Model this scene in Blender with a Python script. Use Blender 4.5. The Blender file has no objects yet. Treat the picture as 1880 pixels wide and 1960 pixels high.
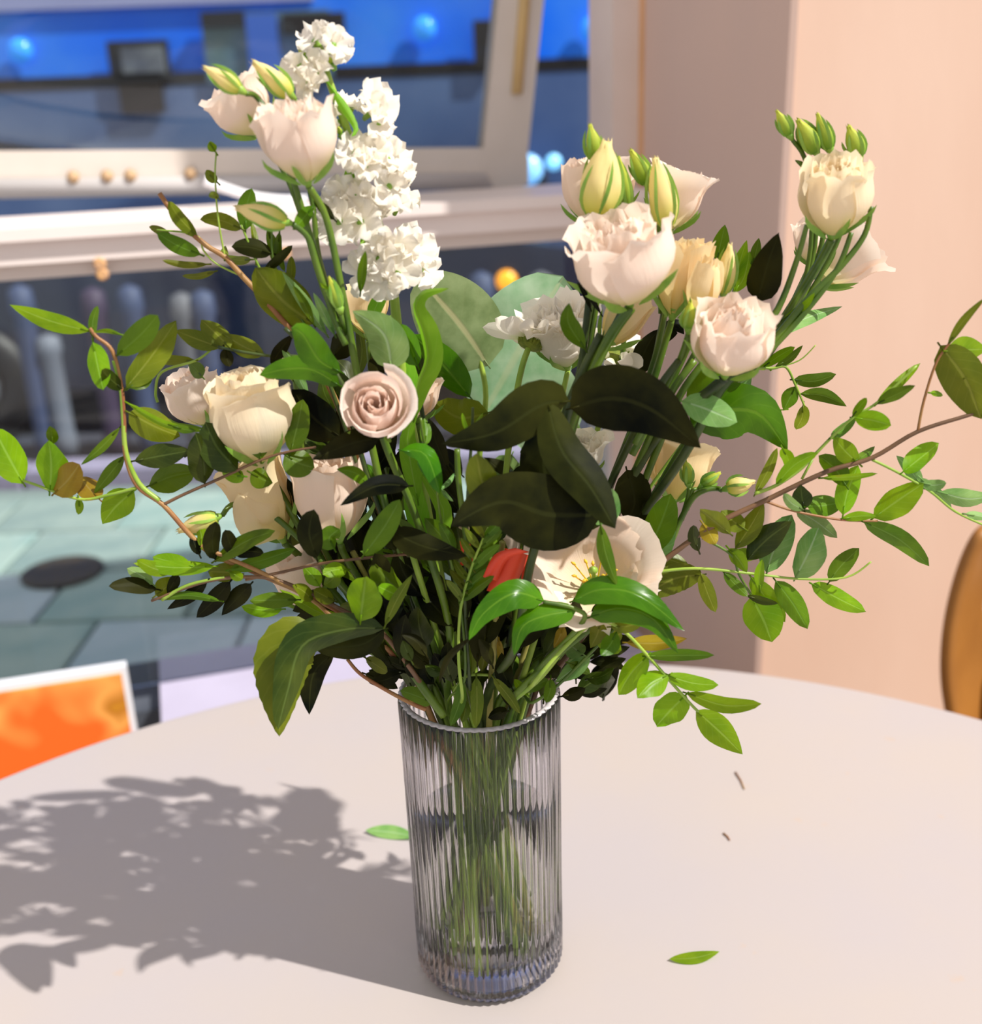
import bpy, math, random
from mathutils import Vector as V, Matrix
from math import sin, cos, pi, radians, atan2, sqrt
random.seed(7)
sc = bpy.context.scene
COL = sc.collection

# ------------------------------------------------------------------ camera, world, sun, exposure
TZ = 0.74                       # height of the table top
FPX, PITCH, ROLL = 2131.2, 0.3560, 0.03747
CAMP = V((0, 0, TZ + 0.6753))
Fv = V((0, cos(PITCH), -sin(PITCH)))
R0 = V((1, 0, 0)); U0 = V((0, sin(PITCH), cos(PITCH)))
Rv = cos(ROLL) * R0 - sin(ROLL) * U0
Uv = sin(ROLL) * R0 + cos(ROLL) * U0
cam = bpy.data.cameras.new('camera'); camo = bpy.data.objects.new('camera', cam); COL.objects.link(camo)
m = Matrix((Rv, Uv, -Fv)).transposed().to_4x4(); m.translation = CAMP
camo.matrix_world = m
cam.sensor_fit = 'HORIZONTAL'; cam.sensor_width = 36; cam.lens = FPX / 1880 * 36
cam.clip_start = 0.05; cam.clip_end = 200
cam.dof.use_dof = True; cam.dof.focus_distance = 0.80; cam.dof.aperture_fstop = 4.8
sc.camera = camo

SUN_TRAVEL = V((-0.86, 0.33, -1.05)).normalized()
sun = bpy.data.lights.new('sun', 'SUN'); suno = bpy.data.objects.new('sun', sun); COL.objects.link(suno)
suno.rotation_euler = SUN_TRAVEL.to_track_quat('-Z', 'Y').to_euler()
suno.location = (2, -1, 4)
sun.energy = 4.3; sun.angle = radians(0.8); sun.color = (1.0, 0.955, 0.89)
w = bpy.data.worlds.new('sky'); sc.world = w; w.use_nodes = True
bg = w.node_tree.nodes['Background']
bg.inputs[0].default_value = (1.0, 0.965, 0.975, 1); bg.inputs[1].default_value = 0.54
sc.view_settings.view_transform = 'Standard'; sc.view_settings.look = 'None'
sc.view_settings.exposure = 0.36; sc.view_settings.gamma = 1; sc.view_settings.use_curve_mapping = False
sc.cycles.max_bounces = 14; sc.cycles.transmission_bounces = 12; sc.cycles.transparent_max_bounces = 12
sc.cycles.use_denoising = True
sc.cycles.caustics_refractive = True; sc.cycles.blur_glossy = 1.0
sc.cycles.sample_clamp_indirect = 6

def P(px, py, Y):
    """point at depth plane Y seen in direction (px,py) of the 1880x1960 frame"""
    d = Fv + (px - 940) / FPX * Rv - (py - 980) / FPX * Uv
    return CAMP + d * ((Y - CAMP.y) / d.y)
def PZ(px, py, z):
    d = Fv + (px - 940) / FPX * Rv - (py - 980) / FPX * Uv
    return CAMP + d * ((z - CAMP.z) / d.z)

# ------------------------------------------------------------------ materials
def newmat(name):
    mt = bpy.data.materials.new(name); mt.use_nodes = True
    nt = mt.node_tree; nt.nodes.clear()
    return mt, nt, nt.nodes.new, nt.links.new
def rgb(c): return (c[0], c[1], c[2], 1)
def simple(name, col, rough=0.6, col2=None, scale=8.0, bump=0.0, metal=0.0, detail=4, emit=None, es=1.0, lo=0.35, hi=0.65, stretch=None, spec=0.5):
    mt, nt, N, L = newmat(name)
    out = N('ShaderNodeOutputMaterial'); b = N('ShaderNodeBsdfPrincipled'); L(b.outputs[0], out.inputs[0])
    b.inputs['Base Color'].default_value = rgb(col); b.inputs['Roughness'].default_value = rough; b.inputs['Metallic'].default_value = metal
    b.inputs['Specular IOR Level'].default_value = spec
    tc = N('ShaderNodeTexCoord'); mp = N('ShaderNodeMapping'); L(tc.outputs['Object'], mp.inputs[0])
    if stretch: mp.inputs['Scale'].default_value = stretch
    nz = N('ShaderNodeTexNoise'); nz.inputs['Scale'].default_value = scale; nz.inputs['Detail'].default_value = detail; L(mp.outputs[0], nz.inputs[0])
    if col2:
        r = N('ShaderNodeValToRGB'); L(nz.outputs[0], r.inputs[0])
        r.color_ramp.elements[0].position = lo; r.color_ramp.elements[1].position = hi
        r.color_ramp.elements[0].color = rgb(col); r.color_ramp.elements[1].color = rgb(col2)
        L(r.outputs[0], b.inputs['Base Color'])
    if bump:
        bp = N('ShaderNodeBump'); bp.inputs['Strength'].default_value = bump; bp.inputs['Distance'].default_value = 0.003
        nz2 = N('ShaderNodeTexNoise'); nz2.inputs['Scale'].default_value = scale * 9; nz2.inputs['Detail'].default_value = 5; L(mp.outputs[0], nz2.inputs[0])
        L(nz2.outputs[0], bp.inputs['Height']); L(bp.outputs[0], b.inputs['Normal'])
    if emit:
        b.inputs['Emission Color'].default_value = rgb(emit); b.inputs['Emission Strength'].default_value = es
    return mt

def leafmat(name, col, col2, rib, rough=0.35, trans=0.35, tcol=None, nscale=30, spec=0.22, spot=None, vein=.10):
    """leaf tissue: mottled green, pale midrib and side veins from the leaf's own UVs, light passing through"""
    mt, nt, N, L = newmat(name)
    out = N('ShaderNodeOutputMaterial'); b = N('ShaderNodeBsdfPrincipled'); tr = N('ShaderNodeBsdfTranslucent'); mx = N('ShaderNodeMixShader')
    mx.inputs[0].default_value = trans
    L(b.outputs[0], mx.inputs[1]); L(tr.outputs[0], mx.inputs[2]); L(mx.outputs[0], out.inputs[0])
    b.inputs['Roughness'].default_value = rough; b.inputs['Specular IOR Level'].default_value = spec
    tc = N('ShaderNodeTexCoord'); oi = N('ShaderNodeObjectInfo')
    nz = N('ShaderNodeTexNoise'); nz.inputs['Scale'].default_value = nscale; nz.inputs['Detail'].default_value = 5; L(tc.outputs['Object'], nz.inputs[0])
    r = N('ShaderNodeValToRGB'); L(nz.outputs[0], r.inputs[0])
    r.color_ramp.elements[0].position = .35; r.color_ramp.elements[1].position = .68
    r.color_ramp.elements[0].color = rgb(col); r.color_ramp.elements[1].color = rgb(col2)
    if spot:
        e = r.color_ramp.elements.new(.80); e.color = rgb(spot)
    sep = N('ShaderNodeSeparateXYZ'); L(tc.outputs['UV'], sep.inputs[0])
    a = N('ShaderNodeMath'); a.operation = 'SUBTRACT'; a.inputs[1].default_value = .5; L(sep.outputs[0], a.inputs[0])
    ab = N('ShaderNodeMath'); ab.operation = 'ABSOLUTE'; L(a.outputs[0], ab.inputs[0])
    # side veins: sawtooth of v + |u|
    k = N('ShaderNodeMath'); k.operation = 'MULTIPLY_ADD'; k.inputs[1].default_value = -.55; L(ab.outputs[0], k.inputs[0]); L(sep.outputs[1], k.inputs[2])
    k2 = N('ShaderNodeMath'); k2.operation = 'MULTIPLY'; k2.inputs[1].default_value = 44; L(k.outputs[0], k2.inputs[0])
    k3 = N('ShaderNodeMath'); k3.operation = 'SINE'; L(k2.outputs[0], k3.inputs[0])
    k4 = N('ShaderNodeMapRange'); k4.inputs[1].default_value = .80; k4.inputs[2].default_value = 1; k4.inputs[3].default_value = 0; k4.inputs[4].default_value = vein; L(k3.outputs[0], k4.inputs[0])
    mr = N('ShaderNodeMapRange'); mr.inputs[1].default_value = .018; mr.inputs[2].default_value = .045; mr.inputs[3].default_value = .5; mr.inputs[4].default_value = 0; L(ab.outputs[0], mr.inputs[0])
    mxx = N('ShaderNodeMath'); mxx.operation = 'MAXIMUM'; L(k4.outputs[0], mxx.inputs[0]); L(mr.outputs[0], mxx.inputs[1])
    mc = N('ShaderNodeMix'); mc.data_type = 'RGBA'; L(mxx.outputs[0], mc.inputs[0]); L(r.outputs[0], mc.inputs[6]); mc.inputs[7].default_value = rgb(rib)
    hs = N('ShaderNodeHueSaturation'); L(mc.outputs[2], hs.inputs['Color'])
    h1 = N('ShaderNodeMapRange'); h1.inputs[3].default_value = .482; h1.inputs[4].default_value = .512; L(oi.outputs['Random'], h1.inputs[0]); L(h1.outputs[0], hs.inputs['Hue'])
    h2 = N('ShaderNodeMapRange'); h2.inputs[3].default_value = .75; h2.inputs[4].default_value = 1.25; L(oi.outputs['Random'], h2.inputs[0]); L(h2.outputs[0], hs.inputs['Value'])
    L(hs.outputs[0], b.inputs['Base Color'])
    if tcol:
        tm = N('ShaderNodeMix'); tm.data_type = 'RGBA'; tm.inputs[0].default_value = .7; L(hs.outputs[0], tm.inputs[6]); tm.inputs[7].default_value = rgb(tcol); L(tm.outputs[2], tr.inputs[0])
    else: L(hs.outputs[0], tr.inputs[0])
    bp = N('ShaderNodeBump'); bp.inputs['Strength'].default_value = .25; bp.inputs['Distance'].default_value = .001; L(mxx.outputs[0], bp.inputs['Height']); L(bp.outputs[0], b.inputs['Normal'])
    return mt

def petalmat(name, base, tip, trans=.4, sss=0.0, lo=.0, hi=.45):
    """petal: colour runs from its base to its rim along the petal's own UV"""
    mt, nt, N, L = newmat(name)
    out = N('ShaderNodeOutputMaterial'); b = N('ShaderNodeBsdfPrincipled'); tr = N('ShaderNodeBsdfTranslucent'); mx = N('ShaderNodeMixShader')
    mx.inputs[0].default_value = trans
    L(b.outputs[0], mx.inputs[1]); L(tr.outputs[0], mx.inputs[2]); L(mx.outputs[0], out.inputs[0])
    b.inputs['Roughness'].default_value = .55; b.inputs['Specular IOR Level'].default_value = .3
    tc = N('ShaderNodeTexCoord'); sep = N('ShaderNodeSeparateXYZ'); L(tc.outputs['UV'], sep.inputs[0])
    r = N('ShaderNodeValToRGB'); L(sep.outputs[1], r.inputs[0])
    r.color_ramp.elements[0].position = lo; r.color_ramp.elements[1].position = hi
    r.color_ramp.elements[0].color = rgb(base); r.color_ramp.elements[1].color = rgb(tip)
    L(r.outputs[0], b.inputs['Base Color']); L(r.outputs[0], tr.inputs[0])
    mp = N('ShaderNodeMapping'); mp.inputs['Scale'].default_value = (26, 1.6, 1); L(tc.outputs['UV'], mp.inputs[0])
    nz = N('ShaderNodeTexNoise'); nz.inputs['Scale'].default_value = 1.5; nz.inputs['Detail'].default_value = 3; L(mp.outputs[0], nz.inputs[0])
    bp = N('ShaderNodeBump'); bp.inputs['Strength'].default_value = .25; bp.inputs['Distance'].default_value = .0012; L(nz.outputs[0], bp.inputs['Height']); L(bp.outputs[0], b.inputs['Normal'])
    return mt

M = {}
M['bright'] = leafmat('leaf_bright', (.12, .26, .004), (.22, .38, .008), (.35, .55, .10), trans=.42, tcol=(.36, .62, .01), nscale=55, spot=(.26, .22, .02))
M['mid'] = leafmat('leaf_mid', (.038, .100, .002), (.105, .195, .005), (.16, .28, .05), trans=.28, tcol=(.24, .42, .005))
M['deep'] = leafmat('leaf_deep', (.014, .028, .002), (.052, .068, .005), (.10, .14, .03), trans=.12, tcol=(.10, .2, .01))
M['dark'] = leafmat('leaf_shaded', (.0015, .003, .001), (.030, .032, .004), (.03, .035, .008), rough=.5, trans=.03, spec=.07, nscale=22, vein=.03)  # near-black green: the shade on these leaves is put into their colour
M['olive'] = leafmat('leaf_olive', (.08, .12, .006), (.17, .20, .010), (.30, .32, .06), trans=.30, tcol=(.28, .34, .01))
M['brown'] = leafmat('leaf_brown', (.26, .16, .010), (.34, .26, .015), (.4, .33, .08), trans=.3, spot=(.18, .05, .01))
M['sage'] = leafmat('leaf_sage', (.12, .27, .06), (.25, .40, .12), (.42, .56, .34), rough=.55, trans=.22, nscale=45)
M['gloss'] = leafmat('leaf_gloss', (.026, .105, .001), (.070, .205, .003), (.14, .28, .02), rough=.25, trans=.2, tcol=(.16, .38, .003), spec=.25)
M['euc'] = leafmat('leaf_eucalyptus', (.16, .22, .08), (.28, .35, .16), (.60, .52, .30), rough=.6, trans=.2, nscale=60, vein=.02)
M['euc2'] = leafmat('leaf_eucalyptus_pale', (.28, .50, .26), (.46, .64, .42), (.55, .62, .36), rough=.6, trans=.3, nscale=60, vein=.02)
M['stock'] = leafmat('leaf_stock', (.13, .38, .01), (.25, .54, .03), (.4, .6, .15), rough=.5, trans=.4, tcol=(.3, .7, .03))
M['white'] = petalmat('petal_white', (.88, .84, .36), (.98, .85, .74), trans=.42)  # white flower; the peach rim tone carries the petals' warm shade as colour
M['cream'] = petalmat('petal_cream', (.92, .78, .22), (.98, .82, .52), trans=.42, hi=.6)
M['ivory'] = petalmat('petal_ivory', (.92, .82, .34), (.98, .86, .64), trans=.42, hi=.5)
M['peach'] = petalmat('petal_peach', (.95, .80, .50), (.98, .82, .68), trans=.40)
M['pure'] = petalmat('petal_pure_white', (.80, .86, .45), (.98, .93, .83), trans=.40, hi=.35)
M['blush'] = petalmat('petal_blush', (.92, .66, .48), (.98, .83, .74), trans=.32)
M['budy'] = petalmat('petal_bud', (.60, .66, .08), (.97, .82, .38), trans=.35, hi=.5)
M['budg'] = petalmat('petal_green_bud', (.16, .38, .03), (.62, .66, .08), trans=.3, hi=.9)
M['stem'] = simple('stem_green', (.05, .11, .006), .4, (.12, .20, .012), 40)  # kept dark so the colour itself holds the shade inside the bouquet
M['stemd'] = simple('stem_dark', (.015, .035, .005), .45, (.06, .09, .012), 40)
M['stemy'] = simple('stem_yellow_green', (.20, .34, .03), .4, (.34, .48, .06), 30)
M['stemr'] = simple('stem_red_brown', (.26, .09, .03), .5, (.36, .20, .06), 40)
M['stemb'] = simple('stem_brown', (.09, .045, .02), .5, (.20, .10, .045), 30)
M['stemo'] = simple('stem_olive', (.26, .24, .04), .5, (.40, .36, .09), 40)
M['calyx'] = simple('calyx_green', (.15, .33, .03), .45, (.28, .45, .06), 60)
M['yellow'] = simple('stamen_yellow', (.9, .60, .02), .6, (.75, .42, .02), 90)
M['disc'] = simple('flower_disc', (.30, .34, .03), .7, (.16, .22, .02), 200, bump=.5)
M['ribbon'] = simple('ribbon_red', (.85, .045, .012), .4, (.95, .12, .05), 10)

# ------------------------------------------------------------------ mesh helpers
class MB:
    def __init__(s): s.v = []; s.f = []; s.uv = []
    def add(s, vs, fs, uvs=None):
        o = len(s.v); s.v += [tuple(p) for p in vs]; s.f += [tuple(i + o for i in f) for f in fs]
        s.uv += uvs if uvs else [(0.25, 0.5)] * len(vs)
    def grid(s, rows, uvs=None, close=False):
        n = len(rows[0]); vs = [p for r in rows for p in r]; fs = []
        for j in range(len(rows) - 1):
            for i in range(n - (0 if close else 1)):
                i2 = (i + 1) % n
                fs.append((j * n + i, j * n + i2, (j + 1) * n + i2, (j + 1) * n + i))
        s.add(vs, fs, uvs)
    def box(s, a, b, M4=None):
        vs = [V((x, y, z)) for z in (a[2], b[2]) for y in (a[1], b[1]) for x in (a[0], b[0])]
        if M4: vs = [M4 @ p for p in vs]
        s.add(vs, [(0, 2, 3, 1), (4, 5, 7, 6), (0, 1, 5, 4), (2, 6, 7, 3), (0, 4, 6, 2), (1, 3, 7, 5)])
    def prism(s, poly, off):
        """poly: list of V, extruded by vector off"""
        n = len(poly); vs = list(poly) + [p + off for p in poly]
        s.add(vs, [tuple(range(n))[::-1], tuple(range(n, 2 * n))] + [(i, (i + 1) % n, n + (i + 1) % n, n + i) for i in range(n)])
    def tube(s, pts, r0, r1=None, n=7, cap=True):
        if r1 is None: r1 = r0
        pts = [V(p) for p in pts]; rows = []; prev = None; m_ = len(pts)
        for j, p in enumerate(pts):
            t = (pts[min(j + 1, m_ - 1)] - pts[max(j - 1, 0)]).normalized()
            if prev is None:
                a = V((0, 0, 1)) if abs(t.z) < .9 else V((1, 0, 0)); prev = t.cross(a).normalized()
            x = (prev - t * prev.dot(t)).normalized(); prev = x; y = t.cross(x)
            rr = r0 + (r1 - r0) * j / max(1, m_ - 1)
            rows.append([p + (x * cos(2 * pi * k / n) + y * sin(2 * pi * k / n)) * rr for k in range(n)])
        o = len(s.v); s.grid(rows, close=True)
        if cap:
            s.f.append(tuple(o + k for k in range(n))[::-1]); s.f.append(tuple(o + (m_ - 1) * n + k for k in range(n)))
    def lathe(s, prof, c, n=24, ax=None, cap=True):
        c = V(c); q = ax.to_track_quat('Z', 'Y') if ax else None; rows = []
        for r, z in prof:
            row = [V((r * cos(2 * pi * k / n), r * sin(2 * pi * k / n), z)) for k in range(n)]
            rows.append([c + (q @ p if q else p) for p in row])
        o = len(s.v); s.grid(rows, close=True)
        if cap:
            s.f.append(tuple(o + k for k in range(n))[::-1]); s.f.append(tuple(o + (len(rows) - 1) * n + k for k in range(n)))
    def mesh(s, name, smooth=True):
        me = bpy.data.meshes.new(name); me.from_pydata(s.v, [], s.f)
        ul = me.uv_layers.new(name='UVMap'); li = [0] * len(me.loops); me.loops.foreach_get('vertex_index', li)
        buf = []
        for i in li: buf += s.uv[i]
        ul.data.foreach_set('uv', buf)
        if smooth: me.polygons.foreach_set('use_smooth', [True] * len(me.polygons))
        me.update(); return me
def link(name, me, mat, parent=None, smooth=True):
    if isinstance(me, MB): me = me.mesh(name, smooth)
    if mat: me.materials.clear(); me.materials.append(mat)
    o = bpy.data.objects.new(name, me); COL.objects.link(o)
    if parent is not None:
        o.parent = parent
        if parent.type == 'EMPTY': o.location = -parent.location
    return o
def tag(o, label=None, cat=None, group=None, kind=None):
    if label: o['label'] = label
    if cat: o['category'] = cat
    if group: o['group'] = group
    if kind: o['kind'] = kind
    return o
def empty(name, loc, label=None, cat=None, group=None, kind=None):
    o = bpy.data.objects.new(name, None); COL.objects.link(o); o.location = loc; o.empty_display_size = .02
    return tag(o, label, cat, group, kind)
def smooth_path(pts, sub=5):
    pts = [V(p) for p in pts]
    if len(pts) < 3: return pts
    out = []
    for i in range(len(pts) - 1):
        p0 = pts[max(i - 1, 0)]; p1 = pts[i]; p2 = pts[i + 1]; p3 = pts[min(i + 2, len(pts) - 1)]
        for k in range(sub):
            t = k / sub
            out.append(.5 * ((2 * p1) + (p2 - p0) * t + (2 * p0 - 5 * p1 + 4 * p2 - p3) * t * t + (3 * p1 - p0 - 3 * p2 + p3) * t ** 3))
    out.append(pts[-1]); return out

# ------------------------------------------------------------------ setting: room, window, street
plaster = simple('plaster_wall', (.60, .40, .30), .85, (.65, .46, .36), 2.2, bump=.25, stretch=(1, 1, .35))
plaster_b = simple('plaster_reveal', (.68, .49, .41), .85, (.62, .46, .40), 3.0, bump=.25, stretch=(1, 1, .3))
wood_w = simple('painted_frame', (.72, .65, .59), .5, (.67, .60, .53), 6, bump=.08)
wood_s = simple('painted_sill', (.90, .80, .76), .45, (.86, .76, .72), 5, bump=.08)
gasket = simple('ochre_seal', (.62, .42, .16), .6, (.7, .5, .25), 9)
glass_mt, nt, N, L = newmat('window_glass')
o_ = N('ShaderNodeOutputMaterial'); t_ = N('ShaderNodeBsdfTransparent'); g_ = N('ShaderNodeBsdfGlossy'); x_ = N('ShaderNodeMixShader'); fr = N('ShaderNodeFresnel')
g_.inputs['Roughness'].default_value = .02; fr.inputs[0].default_value = 1.45; t_.inputs[0].default_value = (.93, .97, .97, 1)
L(fr.outputs[0], x_.inputs[0]); L(t_.outputs[0], x_.inputs[1]); L(g_.outputs[0], x_.inputs[2]); L(x_.outputs[0], o_.inputs[0])

# window plane: runs away to the right by 16 degrees
WA = radians(16); WO = V((0, 2.0, 0))
WX = V((cos(WA), sin(WA), 0)); WY = V((-sin(WA), cos(WA), 0))
WM = Matrix((WX, WY, V((0, 0, 1)))).transposed().to_4x4(); WM.translation = WO
def wl(px, py, off=0.0):
    d = Fv + (px - 940) / FPX * Rv - (py - 980) / FPX * Uv
    o = WO + WY * off
    t = (o - CAMP).dot(WY) / d.dot(WY); p = CAMP + d * t
    return (p - WO).dot(WX), p.z
def wbox(mb, x0, x1, y0, y1, z0, z1): mb.box((x0, y0, z0), (x1, y1, z1), WM)

floor = MB(); floor.box((-2.6, -1.6, -.05), (2.4, 2.55, 0))
tag(link('floor', floor, simple('floor_boards', (.30, .22, .16), .6, (.36, .27, .2), 3, stretch=(1, 8, 1)), smooth=False), kind='structure')

xr = wl(1215, 200)[0]                 # where the window opening meets the reveal
xl = -1.75
zs = wl(900, 470)[1]                  # transom
zl = wl(500, 1300, -.05)[1]           # low ledge
wb = MB(); wbox(wb, xl, xr + .02, -.04, .16, 0, zl - .03)
tag(link('wall_back', wb, simple('low_wall_paint', (.05, .06, .08), .7, (.09, .10, .12), 4), smooth=False), kind='structure')
# pier with lit front face, and its shaded reveal going back to the window
ne = P(1503, 300, 1.66); fe = WM @ V((xr, 0, 0))
pr = MB(); zt = 2.9
poly = [V((ne.x, ne.y, 0)), V((2.4, ne.y + .75, 0)), V((2.4, ne.y + 1.3, 0)), V((fe.x + .1, fe.y + .25, 0)), V((fe.x, fe.y + .12, 0)), V((fe.x, fe.y, 0))]
pr.prism(poly, V((0, 0, zt)))
tag(link('wall_right', pr, plaster, smooth=False), kind='structure')
cs = MB(); cs.prism([V((ne.x, ne.y - .001, 0)) + V((-.004, -.002, 0)), V((ne.x + .006, ne.y - .004, 0)), V((fe.x + .004, fe.y, 0)), V((fe.x - .006, fe.y - .002, 0))], V((0, 0, zt)))
wr = link('reveal_lining', cs, plaster_b, smooth=False); tag(wr, kind='structure')

win = empty('window_1', WM @ V((0, 0, zl)), kind='structure')
W_ = lambda name, mb, mat: link(name, mb, mat, win, False)
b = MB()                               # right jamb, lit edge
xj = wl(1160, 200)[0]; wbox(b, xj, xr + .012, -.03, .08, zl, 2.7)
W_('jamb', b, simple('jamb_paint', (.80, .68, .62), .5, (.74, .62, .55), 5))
b = MB(); wbox(b, xr - .006, xr + .006, -.045, -.028, zl, 2.7); W_('jamb_edge', b, simple('jamb_edge_lit', (.80, .46, .24), .5, (.7, .4, .2), 9))  # orange strip: sunlight on the jamb edge, put into the colour
b = MB(); wbox(b, xl, xl + .08, -.03, .08, zl, 2.7); W_('jamb', b, wood_w)
z1 = wl(700, 388, -.10)[1]; z0 = wl(700, 500, -.12)[1]
b = MB(); wbox(b, xl, xj + .03, -.12, .08, z0 + .032, z1 - .022); W_('transom', b, wood_s)
b = MB(); wbox(b, xl, xj + .03, -.135, .10, z1 - .022, z1 - .004); W_('transom_top_board', b, wood_s)
b = MB(); wbox(b, xl, xj + .03, -.10, .06, z0 + .008, z0 + .032); W_('transom_bead', b, simple('bead_paint', (.74, .65, .60), .5))
for px, py in ((190, 500), (195, 520), (545, 482)):
    p = wl(px, py, -.122); b = MB(); b.lathe([(.010, 0), (.007, .004)], WM @ V((p[0], -.121, p[1] - .004)), 10, -WY); W_('rust_spot', b, simple('rust', (.75, .42, .16), .8, (.6, .35, .2), 60))
b = MB(); wbox(b, wl(300, 1350, -.2)[0], xj + .02, -.20, .10, zl - .03, zl); W_('low_ledge', b, simple('ledge_paint', (.52, .48, .62), .5, (.48, .44, .57), 8))
b = MB(); wbox(b, wl(300, 1350, -.2)[0], xj + .02, -.205, -.195, zl - .018, zl - .012); W_('ledge_bead', b, simple('ledge_bead_paint', (.55, .52, .7), .5))
b = MB(); wbox(b, xl, xj, .0, .006, zl, z0 + .02); W_('lower_pane', b, glass_mt)
# top-hung sash swung outward: right stile leans, bottom rail hangs beyond the transom
def wq(mb, pxs, off, th):
    mb.prism([WM @ V((wl(x, y, off)[0], off, wl(x, y, off)[1])) for x, y in pxs], WY * th)
sash = MB(); wq(sash, [(925, 300), (1012, 300), (1012, 352), (985, 362), (925, 362)], .16, .04)
wq(sash, [(924, 300), (1010, 300), (1048, -60), (960, -60)], .16, .04)
wq(sash, [(-160, 290), (925, 283), (925, 362), (-160, 384)], .16, .04)
so = W_('sash', sash, wood_w)
sb = MB(); wq(sb, [(-160, 330), (935, 322), (978, 358), (-160, 384)], .148, .014); wq(sb, [(985, 180), (1004, 180), (1022, -60), (1006, -60)], .148, .014)
o = link('sash_seal', MB(), None, so) if False else None
sb2 = MB(); wq(sb2, [(982, 180), (1000, 180), (1020, -60), (1002, -60)], .150, .012)
link('ochre_strip', sb2, gasket, so)
sb3 = MB(); wq(sb3, [(-160, 345), (930, 330), (945, 362), (-160, 384)], .150, .012)
link('rail_lip', sb3, simple('rail_lip_paint', (.60, .57, .56), .5), so)
for px in (140, 205, 250, 365):
    b3 = MB(); p = wl(px, 340 - (px - 140) * .03, .147); b3.lathe([(.011, 0), (.008, .006), (.002, .008)], WM @ V((p[0], .152, p[1])), 12, -WY)
    link('screw_cap', b3, simple('cap_brown', (.55, .36, .2), .6), so)
b3 = MB(); wq(b3, [(-160, -60), (975, -60), (925, 300), (-160, 300)], .178, .004); link('sash_pane', b3, glass_mt, so)
st = MB(); st.tube(smooth_path([WM @ V((wl(x, y, .02)[0], .02, wl(x, y, .02)[1])) for x, y in ((392, 345), (430, 360), (480, 375), (540, 382), (590, 380))]), .009, .007, 10)
W_('window_stay', st, simple('white_plastic', (.80, .80, .84), .35))
b = MB(); wbox(b, xl, xr, -.02, .1, 2.55, 2.7); W_('head_rail', b, wood_w)

# street outside
asph = simple('asphalt', (.030, .036, .060), .8, (.055, .06, .09), 5)
b = MB(); b.box((-14, 2.75, -.12), (12, 30, -.10)); tag(link('road_surface', b, asph, smooth=False), kind='structure')
# kerb and pavement of separate slabs between the window and the road
slabm = [simple('paving_%s' % n, c, .75, c2, 7) for n, c, c2 in (('green', (.26, .38, .36), (.36, .46, .42)), ('blue', (.36, .46, .50), (.44, .52, .56)), ('dark', (.22, .30, .29), (.30, .38, .35)))]
pav = empty('pavement', (0, 3, 0), kind='structure')
bed = MB(); bed.box((-4.4, 2.4, -.10), (1.6, 4.35, -.03)); link('mortar_bed', bed, simple('mortar', (.20, .26, .25), .9), pav, False)
slab_me = {}
for j in range(5):
    for i in range(13):
        x = -4.3 + i * .45 + (.2 if j % 2 else 0); y = 2.42 + j * .385
        k = random.choice((0, 0, 1, 1, 2)) if not (j < 2 and i > 6) else 1
        if k not in slab_me:
            s = MB(); s.lathe([(.305, 0), (.31, .03), (.30, .036)], (0, 0, 0), 4); slab_me[k] = s.mesh('slab', False)
            for v_ in slab_me[k].vertices: v_.co = Matrix.Rotation(pi / 4, 3, 'Z') @ v_.co; v_.co.y *= .84
            slab_me[k].materials.append(slabm[k])
        o = bpy.data.objects.new('paving_slab', slab_me[k]); COL.objects.link(o); o.parent = pav; o.location = V((x, y, -.03)) - pav.location
kb = empty('kerb', (0, 4.45, 0), kind='structure'); s = MB(); s.box((-.44, -.09, -.12), (.44, .09, .02)); kme = s.mesh('kerb_stone', False); kme.materials.append(simple('kerb_granite', (.34, .30, .44), .8, (.28, .26, .38), 20))
for i in range(8):
    o = bpy.data.objects.new('kerb_stone', kme); COL.objects.link(o); o.parent = kb; o.location = V((-4.2 + i * .9, 4.5 + .02 * (i % 2), 0)) - kb.location
dr = MB(); dr.lathe([(.17, 0), (.17, .012), (.15, .016), (.02, .016)], P(130, 1095, 3.05) * 1, 20)
dz = PZ(120, 1095, .012)
dr = MB(); dr.lathe([(.13, 0), (.13, .01), (.11, .014), (.02, .014)], (dz.x, dz.y, .008), 20)
tag(link('drain_cover', dr, simple('cast_iron', (.03, .025, .02), .6, (.06, .04, .02), 30)), 'round black iron drain cover set in the grey paving outside the window', 'drain cover')

# blue van parked across the street
van = empty('blue_van', (-1, 7.0, -.1), 'bright blue high-sided van parked across the street behind the window', 'van')
blue = simple('van_blue', (.006, .16, 1.0), .7, (.06, .28, .95), 1.2, spec=.1)
def at(px, py, Y=7.0): return P(px, py, Y)
def vq(name, x0, y0, x1, y1, mat, off=0.0, th=.03, par=van):
    a = at(x0, y0, 7.0 - off); c = at(x1, y1, 7.0 - off); q = MB()
    q.box((min(a.x, c.x), 7.0 - off - th, min(a.z, c.z)), (max(a.x, c.x), 7.0 - off, max(a.z, c.z))); return link(name, q, mat, par, False)
q = MB(); q.box((-5.6, 7.0, .55), (2.6, 9.0, 3.2)); link('body', q, blue, van, False)
black = simple('rubber_black', (.004, .004, .006), .5)
zb = at(500, 140).z
q = MB(); q.box((-5.6, 6.96, zb - .05), (2.6, 7.0, zb + .02)); link('trim_strip', q, black, van, False)
q = MB(); q.box((-5.6, 6.965, .5), (2.6, 7.0, zb - .05)); link('lower_panel', q, simple('van_panel_greyblue', (.04, .09, .24), .5, (.12, .19, .36), 1.1, lo=.3, hi=.7), van, False)
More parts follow.
